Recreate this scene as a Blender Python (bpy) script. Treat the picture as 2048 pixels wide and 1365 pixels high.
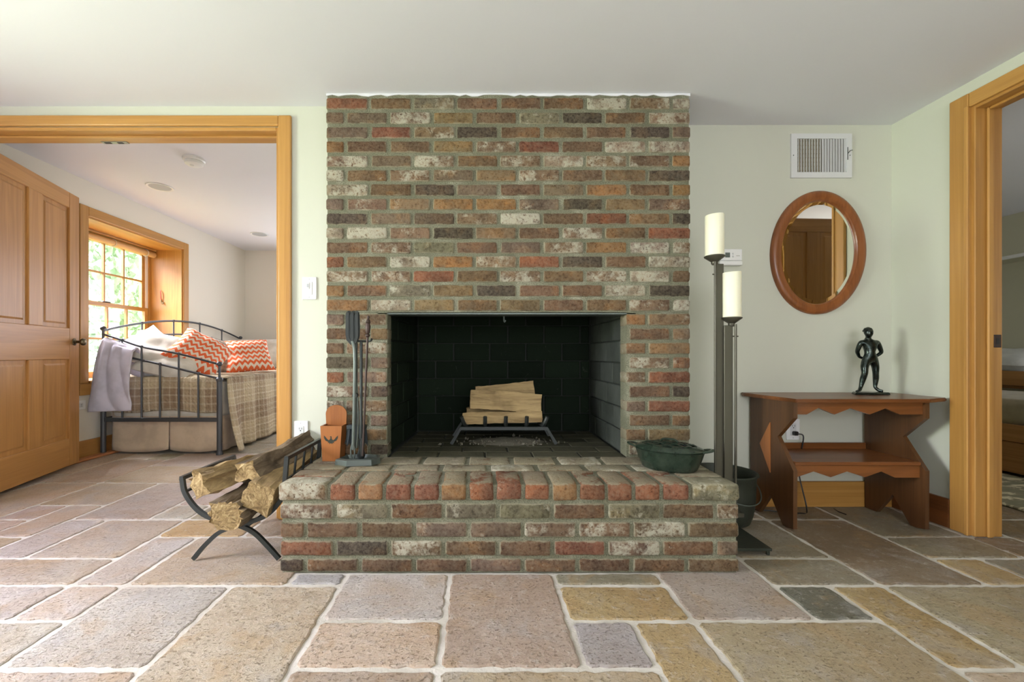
import bpy, bmesh, math, random
from mathutils import Vector, Matrix, Euler, noise as mnoise
random.seed(7)
for o in list(bpy.data.objects):
    bpy.data.objects.remove(o)
SC = bpy.context.scene
COL = SC.collection
PI = math.pi
R = math.radians

# ------------------------------------------------------------------ camera
CAMZ = 0.856          # eye height in metres
F = 850.0             # focal length in pixels of a 2048 wide frame
VX, VY = 957.0, 708.0  # principal point
cam_d = bpy.data.cameras.new('camera')
cam = bpy.data.objects.new('camera', cam_d)
COL.objects.link(cam)
cam.location = (0, 0, CAMZ)
cam.rotation_euler = (R(90), 0, 0)
cam_d.sensor_width = 36.0
cam_d.lens = F / 2048.0 * 36.0
cam_d.shift_x = (1024 - VX) / 2048.0
cam_d.shift_y = (VY - 682.5) / 2048.0
cam_d.clip_start = 0.05
SC.camera = cam

# ------------------------------------------------------------------ world and daylight
SC.view_settings.view_transform = 'Standard'
SC.view_settings.look = 'None'
SC.view_settings.gamma = 1.0
SC.view_settings.use_curve_mapping = False
SC.view_settings.exposure = -0.24
world = bpy.data.worlds.new('world')
SC.world = world
world.use_nodes = True
wn = world.node_tree
bg = wn.nodes['Background']
bg.inputs['Color'].default_value = (0.88, 0.90, 1.0, 1)
bg.inputs['Strength'].default_value = 10.0


def area(name, loc, rot, sx, sy, power, color=(1, 1, 1), portal=False, spread=180):
    l = bpy.data.lights.new(name, 'AREA')
    l.shape = 'RECTANGLE'
    l.size = sx
    l.size_y = sy
    l.energy = power
    l.color = color
    l.spread = R(spread)
    if portal:
        l.cycles.is_portal = True
    o = bpy.data.objects.new(name, l)
    COL.objects.link(o)
    o.location = loc
    o.rotation_euler = rot
    return o


# daylight at the window openings, with added fill (an area light points along its local -Z)
area('daylight_left_window', (-3.45, 0.62, 1.10), (0, R(-99), 0), 0.80, 1.05, 66, (0.85, 1.0, 0.72), spread=115)
area('skylight_left_window', (-3.44, 0.62, 1.55), (0, R(-42), 0), 0.8, 1.05, 100, (0.76, 0.71, 1.0), spread=120)
area('daylight_rear_window', (0.5, -2.66, 1.30), (R(90), 0, 0), 2.2, 1.2, 19, (1.0, 0.97, 0.90))
area('guest_fill_lamp', (4.0, -0.06, 1.30), (R(90), 0, 0), 1.2, 1.2, 14, (0.95, 1.0, 0.86))  # lamp added behind an unseen window to light the guest room
area('bedroom_window_portal', (-3.68, 4.08, 1.31), (0, R(-90), 0), 1.37, 1.14, 10, portal=True)
area('bedroom_fill_lamp', (-4.75, 4.08, 2.95), (0, R(-42), 0), 1.1, 1.5, 560, (0.95, 0.93, 1.0), spread=110)  # extra lamp added above the bedroom window, out of view, to brighten the room
area('bedroom_added_window_portal', (-1.6, 6.02, 1.3), (R(-90), 0, 0), 1.2, 1.2, 10, portal=True)  # portal for the added, unseen far window


# ------------------------------------------------------------------ helpers
def at(px, py, y):
    """point seen at picture position (px, py) at distance y in front of the camera"""
    s = F / y
    return Vector(((px - VX) / s, y, CAMZ - (py - VY) / s))


def srgb(r, g, b):
    def f(c):
        c /= 255.0
        return c / 12.92 if c <= 0.04045 else ((c + 0.055) / 1.055) ** 2.4
    return (f(r), f(g), f(b), 1.0)


OFF = {}


def empty(name, loc=(0, 0, 0), rz=0.0):
    o = bpy.data.objects.new(name, None)
    COL.objects.link(o)
    o.location = loc
    o.rotation_euler = (0, 0, rz)
    o.empty_display_size = 0.05
    OFF[o] = Vector(loc) if rz == 0.0 else Vector((0, 0, 0))
    return o


def tag(o, label=None, cat=None, group=None, kind=None):
    if label:
        o['label'] = label
    if cat:
        o['category'] = cat
    if group:
        o['group'] = group
    if kind:
        o['kind'] = kind
    return o


class MB:
    """mesh builder; verts in world metres (or in the thing's own frame)"""

    def __init__(self):
        self.v = []
        self.f = []
        self.mi = []
        self.uv = []

    def add(self, vs, fs, mi=0, uvs=None):
        b = len(self.v)
        self.v += [tuple(p) for p in vs]
        for f in fs:
            self.f.append(tuple(b + i for i in f))
            self.mi.append(mi)
        self.uv += list(uvs) if uvs else [(p[0], p[2]) for p in vs]
        return self

    def box(self, x0, x1, y0, y1, z0, z1, mi=0):
        vs = [(x0, y0, z0), (x1, y0, z0), (x1, y1, z0), (x0, y1, z0),
              (x0, y0, z1), (x1, y0, z1), (x1, y1, z1), (x0, y1, z1)]
        fs = [(0, 3, 2, 1), (4, 5, 6, 7), (0, 1, 5, 4), (1, 2, 6, 5), (2, 3, 7, 6), (3, 0, 4, 7)]
        return self.add(vs, fs, mi)

    def bbox(self, x0, x1, y0, y1, z0, z1, b=0.004, seg=1, mi=0):
        bm = bmesh.new()
        bmesh.ops.create_cube(bm, size=1.0)
        for v in bm.verts:
            v.co = Vector((x0 + (v.co.x + .5) * (x1 - x0), y0 + (v.co.y + .5) * (y1 - y0), z0 + (v.co.z + .5) * (z1 - z0)))
        bmesh.ops.bevel(bm, geom=bm.edges[:], offset=b, segments=seg, affect='EDGES', profile=0.5)
        return self.addbm(bm, mi)

    def addbm(self, bm, mi=0):
        bm.verts.index_update()
        self.add([v.co[:] for v in bm.verts], [[v.index for v in f.verts] for f in bm.faces], mi)
        bm.free()
        return self

    def prism(self, pts, axis, a0, a1, mi=0):
        """extrude a closed 2d outline along axis; pts are the other two coordinates in x,y,z order"""
        n = len(pts)

        def mk(p, a):
            return {'x': (a, p[0], p[1]), 'y': (p[0], a, p[1]), 'z': (p[0], p[1], a)}[axis]
        vs = [mk(p, a0) for p in pts] + [mk(p, a1) for p in pts]
        fs = [tuple(range(n))[::-1], tuple(range(n, 2 * n))]
        fs += [(i, (i + 1) % n, n + (i + 1) % n, n + i) for i in range(n)]
        return self.add(vs, fs, mi)

    def tube(self, path, r, n=8, mi=0, cap=True, flat=None, closed=False):
        """round bar along path; r one radius or a list; flat=(ra, rb, up) gives an elliptic/flat section"""
        path = [Vector(p) for p in path]
        m = len(path)
        rr = r if isinstance(r, (list, tuple)) else [r] * m
        vs = []
        prev = None
        for i, p in enumerate(path):
            if closed:
                t = path[(i + 1) % m] - path[i - 1]
            else:
                t = path[min(i + 1, m - 1)] - path[max(i - 1, 0)]
            t.normalize()
            if flat:
                up = Vector(flat[2])
            else:
                up = Vector((0, 0, 1)) if abs(t.z) < 0.9 else Vector((1, 0, 0))
                if prev is not None:
                    up = prev
            a = up - t * up.dot(t)
            if a.length < 1e-6:
                a = t.orthogonal()
            a.normalize()
            prev = a
            b = t.cross(a)
            for k in range(n):
                th = 2 * PI * k / n + (PI / n if n == 4 else 0)
                ra, rb = (flat[0] * rr[i], flat[1] * rr[i]) if flat else (rr[i], rr[i])
                vs.append(p + a * (math.cos(th) * ra) + b * (math.sin(th) * rb))
        fs = []
        rings = m if closed else m - 1
        for i in range(rings):
            j = (i + 1) % m
            for k in range(n):
                k2 = (k + 1) % n
                fs.append((i * n + k, i * n + k2, j * n + k2, j * n + k))
        if cap and not closed:
            fs.append(tuple(range(n))[::-1])
            fs.append(tuple((m - 1) * n + k for k in range(n)))
        return self.add(vs, fs, mi)

    def lathe(self, prof, c=(0, 0, 0), n=24, sx=1.0, sy=1.0, rz=0.0, mi=0, axis='z'):
        """prof list of (r, h) turned about the vertical through c"""
        vs = []
        cr, sr = math.cos(rz), math.sin(rz)
        for r, h in prof:
            for k in range(n):
                a = 2 * PI * k / n
                x, y = r * sx * math.cos(a), r * sy * math.sin(a)
                x, y = x * cr - y * sr, x * sr + y * cr
                if axis == 'z':
                    vs.append((c[0] + x, c[1] + y, c[2] + h))
                elif axis == 'x':
                    vs.append((c[0] + h, c[1] + x, c[2] + y))
                else:
                    vs.append((c[0] + x, c[1] + h, c[2] + y))
        fs = []
        m = len(prof)
        for i in range(m - 1):
            for k in range(n):
                k2 = (k + 1) % n
                fs.append((i * n + k, i * n + k2, (i + 1) * n + k2, (i + 1) * n + k))
        if prof[0][0] > 1e-5:
            fs.append(tuple(range(n))[::-1])
        if prof[-1][0] > 1e-5:
            fs.append(tuple((m - 1) * n + k for k in range(n)))
        return self.add(vs, fs, mi)

    def grid(self, nu, nv, fn, mi=0, uvfn=None):
        vs, uvs = [], []
        for j in range(nv + 1):
            for i in range(nu + 1):
                u, v = i / nu, j / nv
                vs.append(fn(u, v))
                uvs.append(uvfn(u, v) if uvfn else (u, v))
        fs = [(j * (nu + 1) + i, j * (nu + 1) + i + 1, (j + 1) * (nu + 1) + i + 1, (j + 1) * (nu + 1) + i)
              for j in range(nv) for i in range(nu)]
        return self.add(vs, fs, mi, uvs)

    def mesh(self, name, off=Vector((0, 0, 0)), smooth=None, fix=True):
        me = bpy.data.meshes.new(name)
        me.from_pydata([(a - off.x, b - off.y, c - off.z) for a, b, c in self.v], [], self.f)
        uvl = me.uv_layers.new(name='UVMap')
        for lp in me.loops:
            uvl.data[lp.index].uv = self.uv[lp.vertex_index]
        if fix:
            bm = bmesh.new()
            bm.from_mesh(me)
            bmesh.ops.recalc_face_normals(bm, faces=bm.faces)
            bm.to_mesh(me)
            bm.free()
        me.polygons.foreach_set('material_index', self.mi)
        if smooth:
            me.polygons.foreach_set('use_smooth', [True] * len(me.polygons))
            if smooth < 179:
                try:
                    me.set_sharp_from_angle(angle=R(smooth))
                except Exception:
                    pass
        me.update()
        return me

    def build(self, name, mat, parent=None, smooth=None, fix=True, thick=None, subsurf=0):
        off = OFF.get(parent, Vector((0, 0, 0)))
        me = self.mesh(name, off, smooth, fix)
        mats = mat if isinstance(mat, (list, tuple)) else [mat]
        for m_ in mats:
            me.materials.append(m_)
        o = bpy.data.objects.new(name, me)
        COL.objects.link(o)
        if parent is not None:
            o.parent = parent
        OFF[o] = off
        if thick:
            md = o.modifiers.new('solid', 'SOLIDIFY')
            md.thickness = thick
            md.offset = 0
        if subsurf:
            md = o.modifiers.new('sub', 'SUBSURF')
            md.levels = subsurf
            md.render_levels = subsurf
        return o


def spline(pts, n=8):
    """Catmull-Rom through the points"""
    P = [Vector(p) for p in pts]
    P = [P[0] * 2 - P[1]] + P + [P[-1] * 2 - P[-2]]
    out = []
    for i in range(1, len(P) - 2):
        for k in range(n):
            t = k / n
            a, b, c, d = P[i - 1], P[i], P[i + 1], P[i + 2]
            out.append(0.5 * ((2 * b) + (c - a) * t + (2 * a - 5 * b + 4 * c - d) * t * t + (3 * b - a - 3 * c + d) * t ** 3))
    out.append(P[-2].copy())
    return out


def smoothst(a, b, x):
    t = max(0.0, min(1.0, (x - a) / (b - a)))
    return t * t * (3 - 2 * t)


def nz(x, y, z):
    return mnoise.noise(Vector((x, y, z)))


# ------------------------------------------------------------------ materials
class NT:
    def __init__(self, name, rough=0.6, spec=0.5, metal=0.0):
        self.m = bpy.data.materials.new(name)
        self.m.use_nodes = True
        self.t = self.m.node_tree
        self.b = self.t.nodes['Principled BSDF']
        self.b.inputs['Roughness'].default_value = rough
        self.b.inputs['Metallic'].default_value = metal
        self.b.inputs['Specular IOR Level'].default_value = spec

    def n(self, typ, **kw):
        nd = self.t.nodes.new('ShaderNode' + typ)
        for k, v in kw.items():
            setattr(nd, k, v)
        return nd

    def put(self, sock, val):
        if isinstance(val, (int, float)):
            sock.default_value = val
        elif isinstance(val, (tuple, list)):
            try:
                sock.default_value = val
            except Exception:
                sock.default_value = val[:3]
        else:
            self.t.links.new(val, sock)

    def math(self, op, a, b=0.0, c=0.0):
        nd = self.n('Math', operation=op)
        self.put(nd.inputs[0], a)
        self.put(nd.inputs[1], b)
        self.put(nd.inputs[2], c)
        return nd.outputs[0]

    def vmath(self, op, a, b=(0, 0, 0)):
        nd = self.n('VectorMath', operation=op)
        self.put(nd.inputs[0], a)
        self.put(nd.inputs[1], b)
        return nd.outputs[0]

    def coords(self, kind='Object', scale=(1, 1, 1), rnd=0.0):
        if kind == 'World':
            out = self.n('NewGeometry').outputs['Position']
        else:
            out = self.n('TexCoord').outputs[kind]
        if rnd:
            r = self.n('ObjectInfo').outputs['Random']
            cb = self.n('CombineXYZ')
            self.put(cb.inputs[0], self.math('MULTIPLY', r, rnd))
            self.put(cb.inputs[1], self.math('MULTIPLY', r, rnd * 1.7))
            self.put(cb.inputs[2], self.math('MULTIPLY', r, rnd * 2.3))
            out = self.vmath('ADD', out, cb.outputs[0])
        return self.vmath('MULTIPLY', out, scale)

    def noise(self, co, scale=5.0, detail=4.0, rough=0.55, dist=0.0):
        nd = self.n('TexNoise')
        self.put(nd.inputs['Vector'], co)
        nd.inputs['Scale'].default_value = scale
        nd.inputs['Detail'].default_value = detail
        nd.inputs['Roughness'].default_value = rough
        nd.inputs['Distortion'].default_value = dist
        return nd.outputs['Fac']

    def voronoi(self, co, scale=5.0, feature='F1'):
        nd = self.n('TexVoronoi', feature=feature)
        self.put(nd.inputs['Vector'], co)
        nd.inputs['Scale'].default_value = scale
        return nd.outputs['Distance']

    def ramp(self, fac, stops):
        nd = self.n('ValToRGB')
        e = nd.color_ramp.elements
        while len(e) < len(stops):
            e.new(0.5)
        for el, (p, c) in zip(e, stops):
            el.position = p
            el.color = c if len(c) == 4 else (*c, 1)
        self.put(nd.inputs[0], fac)
        return nd.outputs['Color']

    def step(self, x, a, b):
        nd = self.n('MapRange', interpolation_type='SMOOTHSTEP')
        self.put(nd.inputs['Value'], x)
        nd.inputs['From Min'].default_value = a
        nd.inputs['From Max'].default_value = b
        return nd.outputs[0]

    def mix(self, fac, a, b, blend='MIX'):
        nd = self.n('Mix', data_type='RGBA', blend_type=blend)
        self.put(nd.inputs[0], fac)
        self.put(nd.inputs[6], a)
        self.put(nd.inputs[7], b)
        return nd.outputs[2]

    def bump(self, h, strength=0.3, dist=0.01):
        nd = self.n('Bump')
        self.put(nd.inputs['Height'], h)
        nd.inputs['Strength'].default_value = strength
        nd.inputs['Distance'].default_value = dist
        self.t.links.new(nd.outputs[0], self.b.inputs['Normal'])

    def col(self, c):
        self.put(self.b.inputs['Base Color'], c)
        return self

    def ro(self, v):
        self.put(self.b.inputs['Roughness'], v)
        return self


def plain(name, c, rough=0.6, metal=0.0, spec=0.5, bump=0.0, bscale=200.0):
    t = NT(name, rough, spec, metal)
    t.col(c)
    if bump:
        t.bump(t.noise(t.coords('Object'), bscale, 3), bump, 0.002)
    return t.m


def paint(name, c):
    t = NT(name, 0.75, 0.3)
    co = t.coords('World')
    n = t.noise(co, 2.2, 3)
    t.col(t.mix(t.math('MULTIPLY', n, 0.10), c, tuple(x * 0.86 for x in c[:3]) + (1,)))
    t.bump(t.noise(co, 160, 2), 0.08, 0.001)
    return t.m


def wood(name, light, dark, axis='z', rough=0.38, knots=0.0, scale=1.0, world=False):
    t = NT(name, rough, 0.5)
    lo, hi = 0.9 * scale, 15.0 * scale
    sc = tuple(lo if a == axis else hi for a in 'xyz')
    co = t.coords('Object', sc, rnd=37.0)
    big = t.noise(co, 1.0, 3, 0.5, 0.8)
    lo2, hi2 = 2.2 * scale, 110.0 * scale
    co2 = t.coords('Object', tuple(lo2 if a == axis else hi2 for a in 'xyz'), rnd=11.0)
    fine = t.noise(co2, 1.0, 4, 0.6)
    wv = t.math('SINE', t.math('MULTIPLY', big, 26.0))
    f = t.math('ADD', t.math('MULTIPLY', big, 0.75), t.math('MULTIPLY', wv, 0.07))
    f = t.math('ADD', f, t.math('MULTIPLY', t.math('SUBTRACT', fine, 0.5), 0.55))
    rnd = t.n('ObjectInfo').outputs['Random']
    f = t.math('ADD', f, t.math('MULTIPLY', t.math('SUBTRACT', rnd, 0.5), 0.22))
    mid = tuple((a * 0.55 + b * 0.45) for a, b in zip(light[:3], dark[:3])) + (1,)
    c = t.ramp(f, [(0.15, light), (0.45, mid), (0.78, dark)])
    t.col(c)
    t.bump(fine, 0.10, 0.001)
    return t.m


mt = {}
mt['wall'] = paint('wall_paint', (0.59, 0.60, 0.50, 1))
mt['ceil'] = paint('ceiling_paint', (0.73, 0.73, 0.765, 1))
mt['bedwall'] = paint('bedroom_wall_paint', (0.72, 0.685, 0.60, 1))
mt['olive'] = paint('guest_wall_paint', (0.58, 0.56, 0.42, 1))
PL, PD = (0.50, 0.262, 0.066, 1), (0.32, 0.142, 0.028, 1)
for a in 'xyz':
    mt['pine_' + a] = wood('honey_pine_' + a, PL, PD, a)
    mt['door_' + a] = wood('door_pine_' + a, (0.48, 0.242, 0.072, 1), (0.30, 0.130, 0.030, 1), a)
    mt['cherry_' + a] = wood('cherry_wood_' + a, (0.225, 0.080, 0.022, 1), (0.095, 0.030, 0.008, 1), a, 0.30)
    mt['bunk_' + a] = wood('bed_wood_' + a, (0.42, 0.20, 0.06, 1), (0.26, 0.11, 0.025, 1), a)
mt['darkcherry_z'] = wood('dark_cherry_z', (0.118, 0.050, 0.017, 1), (0.050, 0.020, 0.007, 1), 'z', 0.35)
mt['cedar'] = wood('cedar_threshold', (0.55, 0.24, 0.10, 1), (0.35, 0.13, 0.05, 1), 'y')
mt['frame'] = wood('walnut_frame', (0.30, 0.105, 0.030, 1), (0.15, 0.045, 0.012, 1), 'z', 0.3)
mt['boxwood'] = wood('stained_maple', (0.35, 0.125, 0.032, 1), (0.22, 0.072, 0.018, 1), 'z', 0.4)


def brickmat(name, smear=1.0):
    t = NT(name, 0.92, 0.2)
    oi = t.n('ObjectInfo')
    co = t.coords('World', rnd=53.0)
    base = oi.outputs['Color']
    white = oi.outputs['Alpha']
    n1 = t.noise(co, 11, 5, 0.65)
    n2 = t.noise(co, 75, 5, 0.7)
    n3 = t.noise(co, 19, 8, 0.74, 0.25)
    n4 = t.noise(co, 8, 4, 0.6, 0.2)
    c = t.mix(t.step(n1, 0.34, 0.68), base, t.mix(1.0, base, (0.55, 0.54, 0.56, 1), 'MULTIPLY'))
    c = t.mix(t.math('MULTIPLY', t.step(n4, 0.50, 0.66), 0.6), c, t.mix(1.0, base, (1.35, 1.12, 0.85, 1), 'MULTIPLY'))
    # thin lime dust everywhere
    c = t.mix(t.math('MULTIPLY', t.step(n2, 0.40, 0.70), 0.24), c, (0.30, 0.265, 0.19, 1))
    c = t.mix(t.math('MULTIPLY', t.step(n2, 0.48, 0.32), 0.75), c, t.mix(1.0, base, (0.30, 0.28, 0.28, 1), 'MULTIPLY'))
    # mortar residue along the arrises of each brick
    sp = t.n('SeparateXYZ')
    t.put(sp.inputs[0], t.n('TexCoord').outputs['Generated'])
    ex = t.math('MULTIPLY', t.math('PINGPONG', sp.outputs[0], 0.5), 3.2)
    ez = t.math('PINGPONG', sp.outputs[2], 0.5)
    edge = t.math('MINIMUM', ex, ez)
    rim = t.step(t.math('ADD', edge, t.math('MULTIPLY', t.math('SUBTRACT', n3, 0.5), 0.42)), 0.11, 0.04)
    c = t.mix(t.math('MULTIPLY', rim, 0.70), c, (0.31, 0.285, 0.195, 1))
    # lime and mortar smears, their amount set brick by brick
    thr = t.math('SUBTRACT', 0.71, t.math('MULTIPLY', white, 0.30))
    w = t.math('MULTIPLY', t.math('SUBTRACT', t.math('ADD', t.math('MULTIPLY', n3, 0.55), t.math('MULTIPLY', n4, 0.45)), thr), 11.0)
    w.node.use_clamp = True
    w2 = t.math('MULTIPLY', w, t.step(n2, 0.33, 0.50))
    c = t.mix(t.math('MULTIPLY', w2, 0.85 * smear), c, (0.47, 0.445, 0.345, 1))
    t.col(c)
    h = t.math('ADD', t.math('MULTIPLY', n2, 0.8), t.math('MULTIPLY', n3, 0.9))
    t.bump(h, 1.0, 0.011)
    return t.m


mt['brick'] = brickmat('old_brick')


def mortarmat():
    t = NT('mortar', 0.95, 0.15)
    co = t.coords('World')
    n1 = t.noise(co, 7, 4)
    n2 = t.noise(co, 190, 4, 0.7)
    c = t.ramp(n1, [(0.3, (0.185, 0.182, 0.122, 1)), (0.55, (0.235, 0.230, 0.160, 1)), (0.72, (0.37, 0.36, 0.265, 1))])
    c = t.mix(t.math('MULTIPLY', t.step(n2, 0.44, 0.60), 0.60), c, (0.085, 0.085, 0.056, 1))
    t.col(c)
    t.bump(t.math('ADD', n2, t.math('MULTIPLY', t.noise(co, 40, 3), 1.0)), 0.9, 0.006)
    return t.m


mt['mortar'] = mortarmat()


def firebrickmat():
    t = NT('sooty_firebrick', 0.95, 0.08)
    co = t.coords('World', rnd=21.0)
    oi = t.n('ObjectInfo')
    n1 = t.noise(co, 5, 4)
    n2 = t.noise(co, 60, 4)
    c = t.mix(t.math('MULTIPLY', n1, 0.9), oi.outputs['Color'], (0.010, 0.014, 0.010, 1))
    c = t.mix(t.math('MULTIPLY', t.step(t.noise(co, 22, 5, .7, 1.5), 0.62, 0.72), 0.25), c, (0.09, 0.10, 0.08, 1))
    t.col(c)
    t.bump(n2, 0.5, 0.004)
    return t.m


mt['firebrick'] = firebrickmat()
mt['soot'] = plain('soot', (0.012, 0.015, 0.011, 1), 0.9, bump=0.5, bscale=80)


def stonemat():
    t = NT('tumbled_travertine', 0.5, 0.4)
    oi = t.n('ObjectInfo')
    base = oi.outputs['Color']
    co = t.coords('World', (1.0, 1.0, 1.0), rnd=29.0)
    n0 = t.noise(co, 2.6, 4, 0.6, 0.4)
    n1 = t.noise(co, 7.0, 6, 0.68, 0.3)
    n2 = t.noise(co, 38, 7, 0.76, 0.0)
    n3 = t.noise(t.vmath('MULTIPLY', co, (1.0, 1.3, 1.0)), 95, 5, 0.70, 0.2)
    c = t.mix(t.step(n0, 0.40, 0.62), base, t.mix(1.0, base, (0.88, 0.82, 0.76, 1), 'MULTIPLY'))
    nb = t.noise(t.vmath('ADD', co, (31.0, 7.0, 3.0)), 4.2, 5, 0.62, 0.8)
    c = t.mix(t.math('MULTIPLY', t.step(nb, 0.53, 0.64), 0.62), c, t.mix(0.6, base, (0.46, 0.285, 0.12, 1)))
    c = t.mix(t.math('MULTIPLY', t.step(nb, 0.47, 0.36), 0.60), c, t.mix(0.6, base, (0.40, 0.375, 0.36, 1)))
    c = t.mix(t.math('MULTIPLY', t.step(n1, 0.52, 0.68), 0.42), c, t.mix(0.5, base, (0.52, 0.47, 0.42, 1)))
    c = t.mix(t.math('MULTIPLY', t.step(n1, 0.46, 0.32), 0.45), c, t.mix(1.0, base, (0.74, 0.66, 0.58, 1), 'MULTIPLY'))
    c = t.mix(t.math('MULTIPLY', t.step(n2, 0.54, 0.66), 0.45), c, (0.62, 0.57, 0.51, 1))
    c = t.mix(t.math('MULTIPLY', t.step(n2, 0.46, 0.32), 0.50), c, t.mix(1.0, base, (0.62, 0.57, 0.52, 1), 'MULTIPLY'))
    pits = t.step(n3, 0.36, 0.44)
    c = t.mix(pits, t.mix(1.0, c, (0.58, 0.54, 0.48, 1), 'MULTIPLY'), c)
    t.col(c)
    t.ro(t.math('ADD', 0.25, t.math('MULTIPLY', n2, 0.28)))
    h = t.math('ADD', t.math('MULTIPLY', pits, 0.6), t.math('ADD', t.math('MULTIPLY', n2, 1.6), t.math('MULTIPLY', n1, 1.6)))
    t.bump(h, 0.8, 0.009)
    return t.m


mt['stone'] = stonemat()


def groutmat():
    t = NT('pale_grout', 0.9, 0.2)
    co = t.coords('World')
    t.col(t.ramp(t.noise(co, 6, 4), [(0.3, (0.48, 0.44, 0.37, 1)), (0.65, (0.66, 0.62, 0.55, 1))]))
    t.bump(t.noise(co, 120, 4), 0.5, 0.004)
    return t.m


mt['grout'] = groutmat()
mt['iron'] = plain('wrought_iron', (0.045, 0.05, 0.048, 1), 0.45, 0.6, bump=0.2, bscale=120)
mt['castiron'] = plain('cast_iron', (0.036, 0.041, 0.030, 1), 0.5, 0.4, bump=0.35, bscale=90)
mt['bediron'] = plain('bed_iron', (0.075, 0.080, 0.088, 1), 0.42, 0.5, bump=0.15, bscale=150)
mt['agediron'] = plain('aged_iron', (0.12, 0.14, 0.125, 1), 0.45, 0.6, bump=0.4, bscale=80)
mt['rustiron'] = plain('brown_iron', (0.055, 0.035, 0.028, 1), 0.5, 0.4)
mt['bronze'] = plain('lamp_bronze', (0.085, 0.079, 0.058, 1), 0.38, 0.55)
mt['candle'] = plain('frosted_cream_glass', (0.83, 0.80, 0.62, 1), 0.5)
mt['candle'].node_tree.nodes['Principled BSDF'].inputs['Subsurface Weight'].default_value = 0.3
mt['candle'].node_tree.nodes['Principled BSDF'].inputs['Subsurface Radius'].default_value = (0.02, 0.016, 0.01)
mt['white'] = plain('white_plastic', (0.80, 0.80, 0.78, 1), 0.35)
mt['steelwhite'] = plain('white_enamel_metal', (0.66, 0.67, 0.66, 1), 0.4)
mt['dark'] = plain('dark_slot', (0.02, 0.02, 0.02, 1), 0.6)
mt['duct'] = plain('duct_tan', (0.22, 0.19, 0.13, 1), 0.7)
mt['black'] = plain('black_cord', (0.012, 0.012, 0.012, 1), 0.4)
mt['brass'] = plain('antique_brass', (0.16, 0.13, 0.085, 1), 0.28, 0.9)
mt['nickel'] = plain('dull_nickel', (0.30, 0.29, 0.26, 1), 0.35, 0.9)
mt['mirror'] = plain('mirror_silver', (0.88, 0.86, 0.80, 1), 0.02, 1.0)
mt['bristle'] = plain('black_bristle', (0.022, 0.030, 0.034, 1), 0.7, bump=0.6, bscale=300)


def enamelmat():
    t = NT('green_enamel', 0.22, 0.6)
    co = t.coords('Object')
    n = t.noise(co, 26, 5, 0.7)
    t.col(t.ramp(n, [(0.35, (0.013, 0.022, 0.015, 1)), (0.7, (0.030, 0.046, 0.031, 1))]))
    t.bump(n, 0.15, 0.003)
    return t.m


mt['enamel'] = enamelmat()


def statuemat():
    t = NT('polished_bronze', 0.22, 0.6, 0.85)
    n = t.noise(t.coords('Object'), 60, 4)
    t.col(t.ramp(n, [(0.35, (0.020, 0.030, 0.027, 1)), (0.7, (0.07, 0.085, 0.075, 1))]))
    t.bump(n, 0.5, 0.003)
    return t.m


mt['statue'] = statuemat()


def glassmat():
    t = NT('window_glass')
    tr = t.n('BsdfTransparent')
    gl = t.n('BsdfGlossy')
    gl.inputs['Roughness'].default_value = 0.02
    fr = t.n('LayerWeight')
    fac = t.math('ADD', 0.04, t.math('MULTIPLY', t.math('POWER', fr.outputs['Facing'], 5.0), 0.6))
    mx = t.n('MixShader')
    t.t.links.new(fac, mx.inputs[0])
    t.t.links.new(tr.outputs[0], mx.inputs[1])
    t.t.links.new(gl.outputs[0], mx.inputs[2])
    t.t.links.new(mx.outputs[0], t.t.nodes['Material Output'].inputs['Surface'])
    return t.m


mt['glass'] = glassmat()


def logmat(name, a, b, axis='y'):
    t = NT(name, 0.85, 0.2)
    sc = tuple(3.0 if q == axis else 38.0 for q in 'xyz')
    co = t.coords('Object', sc, rnd=19.0)
    n = t.noise(co, 1.0, 5, 0.65, 1.0)
    n2 = t.noise(t.coords('Object', rnd=9.0), 7, 3)
    c = t.ramp(n, [(0.25, b), (0.55, a), (0.8, tuple(min(1, x * 1.25) for x in a[:3]) + (1,))])
    c = t.mix(t.math('MULTIPLY', t.step(n2, 0.5, 0.75), 0.55), c, tuple(x * 0.45 for x in b[:3]) + (1,))
    t.col(c)
    t.bump(n, 0.8, 0.006)
    return t.m


mt['split_y'] = logmat('split_oak_y', (0.36, 0.255, 0.125, 1), (0.15, 0.10, 0.055, 1), 'y')
mt['split_x'] = logmat('split_oak_x', (0.40, 0.285, 0.140, 1), (0.19, 0.125, 0.060, 1), 'x')
mt['bark'] = logmat('bark', (0.20, 0.15, 0.098, 1), (0.065, 0.046, 0.030, 1), 'y')


def cutmat():
    t = NT('cut_end_grain', 0.85, 0.2)
    co = t.coords('Object', rnd=3.0)
    n = t.noise(co, 30, 4, 0.7, 2.0)
    t.col(t.ramp(n, [(0.3, (0.10, 0.062, 0.03, 1)), (0.52, (0.32, 0.22, 0.10, 1)), (0.75, (0.52, 0.41, 0.22, 1))]))
    t.bump(n, 0.9, 0.008)
    return t.m


mt['cut'] = cutmat()


def cloth(name, c, c2=None, rough=0.9, weave=400.0, bump=0.3):
    t = NT(name, rough, 0.2)
    co = t.coords('UV')
    n = t.noise(t.coords('Object'), 9, 4)
    c2 = c2 or tuple(x * 0.8 for x in c[:3]) + (1,)
    t.col(t.mix(t.step(n, 0.35, 0.7), c, c2))
    t.bump(t.math('ADD', t.noise(t.coords('Object'), weave, 2), t.math('MULTIPLY', n, 1.5)), bump, 0.004)
    t.b.inputs['Sheen Weight'].default_value = 0.2
    return t.m


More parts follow.
